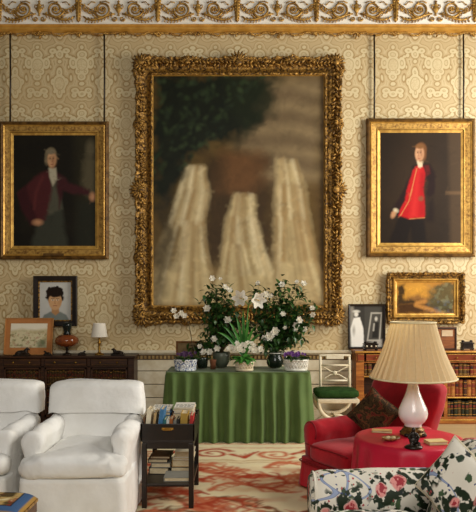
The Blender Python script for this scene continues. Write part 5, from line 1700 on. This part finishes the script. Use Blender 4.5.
# ------------------------------------------------------------------ chintz sofa
def chintz():
    m, t, b = newmat('floral_chintz', .55, 0, spec=.3)
    Ex.tree = t
    vec = texco(t)
    def vor(sc, off, rnd=1.0, dist=0.0):
        mp = t.nodes.new('ShaderNodeMapping'); mp.inputs['Location'].default_value = (off, off * .7, off * 1.3)
        t.links.new(vec, mp.inputs[0]); src = mp.outputs[0]
        if dist:
            nn = noise_node(t, sc * 1.3, 2, vec=src); a = t.nodes.new('ShaderNodeVectorMath'); a.operation = 'MULTIPLY_ADD'
            t.links.new(nn.outputs['Color'], a.inputs[0]); a.inputs[1].default_value = (dist, dist, dist); t.links.new(src, a.inputs[2]); src = a.outputs[0]
        v = t.nodes.new('ShaderNodeTexVoronoi'); v.inputs['Scale'].default_value = sc; v.inputs['Randomness'].default_value = rnd
        t.links.new(src, v.inputs['Vector'])
        s_ = t.nodes.new('ShaderNodeSeparateColor'); t.links.new(v.outputs['Color'], s_.inputs[0])
        return Ex(v.outputs['Distance']), Ex(s_.outputs[0]), Ex(s_.outputs[1])
    col = mixc(t, 0.0, lin('#e9e2d2'), lin('#e9e2d2'))
    # blue ribbons
    nb = noise_node(t, 3.2, 1.0, .4, dist=.6)
    rib = smooth(Ex.op('ABSOLUTE', Ex(nb.outputs[0]) - .58), .012, .008)
    col = mixc(t, rib * .9, col, lin('#8d9fc4'))
    edge = smooth(Ex.op('ABSOLUTE', Ex.op('ABSOLUTE', Ex(nb.outputs[0]) - .58) - .010), .003, .001)
    col = mixc(t, edge * .7, col, lin('#4c5f92'))
    # sprigs of leaf
    d2, r2, g2 = vor(21, 3.1, 1, .05)
    clump = smooth(Ex(noise_node(t, 6.0, 2).outputs[0]), .36, .41)
    lf = smooth(d2, .48, .38) * smooth(r2, .26, .30) * clump
    col = mixc(t, lf, col, mixc(t, g2, lin('#1c2628'), lin('#4a6240')))
    d3, r3, g3 = vor(46, 9.4, 1, .02)
    col = mixc(t, smooth(d3, .30, .22) * smooth(r3, .74, .78), col, mixc(t, smooth(g3, .45, .55), lin('#b5474c'), lin('#3a4a7a')))
    # roses
    d1, r1, g1 = vor(7.6, 1.7, .9, .06)
    on = smooth(r1, .36, .40)
    swirl = Ex.op('SINE', d1 * 22.0 + Ex(noise_node(t, 26).outputs[0]) * 16.0)
    rose = mixc(t, smooth(swirl, -.3, .6), lin('#a8323c'), lin('#e89a93'))
    lf2 = smooth(d1, .62, .56) * smooth(d1, .30, .34) * on * smooth(Ex(noise_node(t, 20, 2).outputs[0]), .46, .50)
    col = mixc(t, lf2, col, lin('#1f2c1a'))
    col = mixc(t, smooth(d1, .34, .28) * on, col, rose)
    t.links.new(col, b.inputs['Base Color'])
    bump(t, b, noise_node(t, 30).outputs[0], .1, .01)
    return m
CHINTZ = chintz()
CREAMPIPE = mat('cream_piping', '#e9dfc4', '#d4c6a2', scale=30)
SOFA = empty('sofa', (0.40, 2.55, .01), 0, 'floral chintz sofa at the bottom right corner, its padded arm towards the red table', 'sofa')
# local axes: x runs from the seat's front to the back, y from the near arm to the far arm
AY = 3.30 - 2.55
def sofa_arm(yc, seed):
    b = MB(); secs = []; n = 40; NS = 26; rt = .135; zt_ = .60
    for j in range(NS):
        f = j / (NS - 1); x = -.02 + .80 * f
        e = 1.0 if f > .08 else math.sqrt(max(.02, 1 - ((.08 - f) / .08) ** 2))
        o = []
        for i in range(n):
            a = 2 * math.pi * i / n; zc = zt_ - rt + .02 * f
            if math.sin(a) > -.4: y, z = rt * math.cos(a) * 1.02, zc + rt * math.sin(a)
            else:
                tt = (-.4 - math.sin(a)) / .6; y = math.copysign(.112, math.cos(a)) * min(1, abs(math.cos(a)) * 3); z = zc - .4 * rt - tt * (zc - .4 * rt - .06)
            y *= .75 + .25 * e; z = .3 + (z - .3) * (.90 + .10 * e)
            p = Vector((x, yc + y, z)); o.append(p + wob(p, .007, 6, seed))
        secs.append(o)
    loft(b, secs, n); b.build('arm', CHINTZ, SOFA)
    b = MB(); zc = zt_ - rt
    b.tube([(.0, yc + rt * .96 * math.cos(a), zc + rt * .96 * math.sin(a)) for a in [math.pi * (-.25 + 1.5 * i / 24) for i in range(25)]], .006, 6); b.build('piping', CHINTZ, SOFA)
sofa_arm(AY, 2)
b = MB(); b.box((.33, 0.0, .17), (.64, 1.20, .26)); b.build('base', CHINTZ, SOFA, bevel=.02)
for yc in (.30, -.34):
    b = MB(); b.puff((.255, yc - .015, .385), (.27, .29, .075), .45, .22, 70, 20, fn=lambda p: p + Vector((0, 0, .02 * max(0, 1 - (p.x / .27) ** 2) if p.z > 0 else 0)) + wob(p, .006, 7, 5)); b.build('seat_cushion', CHINTZ, SOFA)
b = MB(); secs = []; n = 40
for j in range(24):
    f = j / 23; z = .06 + .79 * f; e = 1.0 if f < .86 else math.sqrt(max(.015, 1 - ((f - .86) / .143) ** 2))
    o = []
    for i in range(n):
        a = 2 * math.pi * i / n; cx, cyv = sq(a, .35)
        p = Vector((.50 + .27 * f + .11 * cx * (.4 + .6 * e), -.12 + .72 * cyv * (.93 + .07 * e), z - .03 * abs(cyv) ** 6 * max(0, f - .7) / .3)); o.append(p + wob(p, .007, 6, 9))
    secs.append(o)
loft(b, secs, n); b.build('back', CHINTZ, SOFA)
b = MB(); b.box((.36, 0, .085), (.72, 1.46, .15)); b.build('valance', CHINTZ, SOFA, bevel=.01)
pillow('scatter_cushion', (.965, 2.74, .705), (R(-22), R(30), R(-64)), .150, .05, CHINTZ, 'square chintz cushion with cream piping leaning in the corner of the chintz sofa', 6, CREAMPIPE)

# ------------------------------------------------------------------ needlework stool
ST = empty('footstool', (-1.50, 3.46, .01), 0, 'footstool with a floral needlework top and blue border at the bottom left corner', 'stool')
def needle():
    nx, ny = 90, 50
    p = Paint(nx, ny, .6, '#c3a468')
    p.put(np.clip((p.noise(9, 4) - .52) * 8, 0, 1), '#5a4a2c'); p.put(np.clip((p.noise(12, 8) - .58) * 8, 0, 1), '#8a3b2c'); p.put(np.clip((p.noise(14, 12) - .6) * 8, 0, 1), '#e6d6a6')
    ed = np.minimum(np.minimum(p.U, 1 - p.U), np.minimum(p.V, 1 - p.V) * .6)
    p.put((ed < .085).astype(float), '#46638c'); p.put((ed < .018).astype(float), '#b08a4a'); p.put(((ed > .080) & (ed < .092)).astype(float), '#2a2c2c')
    b = MB()
    sx, sy = .33, .155
    def f(u, v):
        x, y = 2 * u - 1, 2 * v - 1
        return (x * sx, -y * sy, .355 + .05 * ((1 - x ** 8) * (1 - y ** 8)) ** .6)
    b.grid(f, nx, ny); b.f = [tuple(reversed(q_)) for q_ in b.f]
    b.build('needlework_top', attr_mat('needlework_wool', .9, .1, .4, 150), ST, colors=p.img.reshape(-1, 3))
needle()
b = MB(); b.box((0, 0, .315), (.66, .31, .08)); b.build('apron', mat('gilded_walnut', '#6b4420', '#4a2d14', scale=10, rough=.4, stretch=(1, 6, 6)), ST, bevel=.008)
b = MB()
for s in (-1, 1): b.box((0, s * .155, .345), (.665, .010, .014)); b.box((s * .33, 0, .345), (.010, .31, .014))
b.build('gilt_edge', GOLD, ST)
for sx in (-1, 1):
    for sy in (-1, 1):
        b = MB(); b.lathe([(.018, 0), (.022, .02), (.015, .06), (.026, .20), (.030, .275)], c=(sx * .29, sy * .125, 0), n=14); b.build('leg', DARKWOOD, ST)

# ------------------------------------------------------------------ black book stand
SX0, SX1, SY0, SY1 = -.698, -.322, 4.49, 5.09
BS = empty('book_stand', ((SX0 + SX1) / 2, (SY0 + SY1) / 2, .01), 0, 'two-tier black wooden stand with a deep book tray, right of the white armchair', 'side table')
W, D = SX1 - SX0, SY1 - SY0
for sx in (-1, 1):
    for sy in (-1, 1):
        b = MB(); b.box((sx * (W / 2 - .018), sy * (D / 2 - .018), .235), (.036, .036, .47)); b.build('leg', BLACKWOOD, BS, bevel=.003)
b = MB(); b.box((0, 0, .455), (W - .01, D - .01, .05)); b.box((0, 0, .485), (W, D, .012)); b.build('apron', BLACKWOOD, BS, bevel=.003)
TR = .4915
for nm, c_, d_ in (('front', (0, -D / 2 + .006, .55), (W + .012, .012, .125)), ('back', (0, D / 2 - .006, .55), (W + .012, .012, .125)), ('left', (-W / 2 + .0, 0, .55), (.012, D, .125)), ('right', (W / 2 - .0, 0, .55), (.012, D, .125))):
    b = MB(); b.box(c_, d_); pn = b.build('tray_side', BLACKWOOD, BS, bevel=.003)
    if nm == 'front':
        b = MB(); b.tube([(-.035, -D / 2, .575), (-.03, -D / 2 - .016, .572), (.03, -D / 2 - .016, .572), (.035, -D / 2, .575)], .005, 7); b.box((0, -D / 2 - .001, .577), (.085, .004, .016)); b.build('handle', BRASS, pn, label='small brass pull')
b = MB(); b.box((0, 0, .166), (W - .01, D - .01, .022)); b.build('shelf', BLACKWOOD, BS, bevel=.003)
TRZ = TR + .01; SHZ = .177 + .01 + .0005

COVC = dict(cream='#e8ddc0', blue='#3f78a6', navy='#233a5e', white='#eeeadd', teal='#3b7a78', orange='#b56a34', brown='#6a4526', mustard='#b3903c', red='#c0322f', grey='#8c8a80', dark='#2a2622', tan='#c0a06c')
def cov(c): return mat('book_cloth_' + c, COVC[c], None, scale=18, rough=.6)
def standing(px, y, wpx, pytop, dep, c, label, lean=0.0, pages=True):
    """a book standing spine to the front in the tray"""
    v = at(px, pytop, y); w = wpx * y / FPX; h = (v.z - TRZ) * .97
    o = empty('book', (v.x, y, TRZ + .001 + w / 2 * math.sin(abs(lean))), 0, label, 'book', 'books in the black stand')
    o.rotation_euler = (0, lean, 0)
    b = MB(); t_ = min(.004, w * .2)
    for s in (-1, 1): b.box((s * (w / 2 - t_ / 2), dep / 2, h / 2), (t_, dep, h))
    b.box((0, t_ / 2, h / 2), (w - 2 * t_, t_, h)); b.build('cover', cov(c), o)
    b = MB(); b.box((0, dep / 2 + t_ / 2, h / 2 - .002), (w - 2 * t_, dep - t_ - .006, h - .008)); b.build('page_block', PAPER, o)
    return o
standing(144.2, 4.57, 2.0, 417, .16, 'brown', 'short brown book at the front left corner of the black tray')
standing(146.5, 4.53, 4.6, 409, .17, 'cream', 'tall cream book standing at the left front of the black tray', .10)
standing(152.4, 4.53, 2.4, 412, .17, 'tan', 'thin tan book between the cream and the bright blue books', .12)
standing(158, 4.53, 4.2, 408.5, .17, 'blue', 'bright blue book standing beside the tall cream book in the tray', .14)
standing(163.2, 4.56, 3.0, 419, .15, 'teal', 'low teal book right of the bright blue book in the tray', .1)
standing(167, 4.56, 2.7, 419.5, .15, 'white', 'low white book right of the teal book in the tray', .05)
standing(170.3, 4.56, 3.2, 418.5, .15, 'orange', 'low orange brown book near the middle of the black tray', .05)
standing(174.3, 4.56, 3.0, 420, .15, 'grey', 'low grey book right of the orange brown book in the tray', .04)
standing(177.6, 4.56, 2.6, 419, .15, 'dark', 'thin dark book left of the thick mustard book in the tray', .03)
standing(183, 4.54, 7.0, 413, .17, 'mustard', 'thick mustard book standing at the right of the black tray', .05)
standing(189.6, 4.55, 3.2, 415, .15, 'red', 'bright red book at the right end of the black tray', .10)

def print_lines(o, w, h_, seed, lines=5):
    b = MB(); q = random.Random(seed)
    for i in range(lines):
        x = -w * .42
        while x < w * .38:
            l = q.uniform(.01, .035); b.box((x + l / 2, -.09 + i * .045, h_ + .0008), (l, .010, .001)); x += l + .008
    b.build('printed_lines', mat('printing_ink', '#2b2b2d', '#3a3a3c'), o)
# stacks at the back of the tray
zz = TRZ
for h_, c, lab in ((.075, 'brown', 'thick brown book at the bottom of the left back pile in the tray'), (.05, 'navy', 'navy blue book under the printed magazine at the back of the tray')):
    lying_book('book', (-.602, 4.92, zz), 0, .155, .22, h_, cov(c), lab, 'book', 'books in the black stand'); zz += h_ + .0008
lying_book('magazine', (-.603, 4.915, zz), R(2), .15, .25, .028, cov('blue'), 'blue edged magazine below the printed one at the back left of the tray', 'magazine', 'books in the black stand'); zz += .029
o = lying_book('magazine', (-.603, 4.92, zz), R(-2), .15, .25, .014, cov('white'), 'white printed magazine topmost on the back left pile in the tray', 'magazine', 'books in the black stand'); print_lines(o, .15, .014, 3)
zz = TRZ
for h_, c, lab in ((.085, 'dark', 'thick dark book at the bottom of the right back pile in the tray'), (.055, 'brown', 'brown book beneath the white magazines at the back right of the tray')):
    lying_book('book', (-.425, 4.93, zz), 0, .17, .22, h_, cov(c), lab, 'book', 'books in the black stand'); zz += h_ + .0008
for h_, c, a, lab in ((.016, 'white', 5, 'lower white magazine on the back right pile in the tray'), (.014, 'cream', -4, 'middle cream magazine on the back right pile in the tray'), (.012, 'white', 2, 'topmost white magazine on the back right pile in the tray')):
    o = lying_book('magazine', (-.422, 4.93, zz), R(a * .5), .155, .24, h_, cov(c), lab, 'magazine', 'books in the black stand'); zz += h_ + .0008
print_lines(o, .155, .012, 8, 3)
# lower shelf
zz = SHZ
lying_book('book', (-.447, 4.64, zz), R(1), .200, .18, .030, cov('grey'), 'wide grey book with pale edges lying at the front of the lower shelf', 'book', 'books in the black stand')
lying_book('book', (-.430, 4.84, zz), R(-2), .165, .18, .052, cov('dark'), 'dark book at the bottom of the right pile on the lower shelf', 'book', 'books in the black stand')
z2 = zz + .0528
for h_, c, dx, lab in ((.050, 'tan', 0, 'thick tan book second in the right pile on the lower shelf'), (.022, 'white', .012, 'thin white book third in the right pile on the lower shelf'), (.044, 'cream', .02, 'cream book topmost in the right pile on the lower shelf')):
    lying_book('book', (-.430 + dx, 4.84, z2), R(rng.uniform(-3, 3)), .15, .17, h_, cov(c), lab, 'book', 'books in the black stand'); z2 += h_ + .0008
z2 = zz
for h_, c, dx, lab in ((.05, 'dark', 0, 'black book at the bottom of the left pile on the lower shelf'), (.035, 'grey', .01, 'grey book second in the left pile on the lower shelf'), (.030, 'dark', -.01, 'black book third in the left pile on the lower shelf'), (.02, 'brown', .01, 'brown book topmost in the left pile on the lower shelf')):
    lying_book('book', (-.602 + dx, 4.84, z2), R(rng.uniform(-4, 4)), .15, .2, h_, cov(c), lab, 'book', 'books in the black stand'); z2 += h_ + .0008
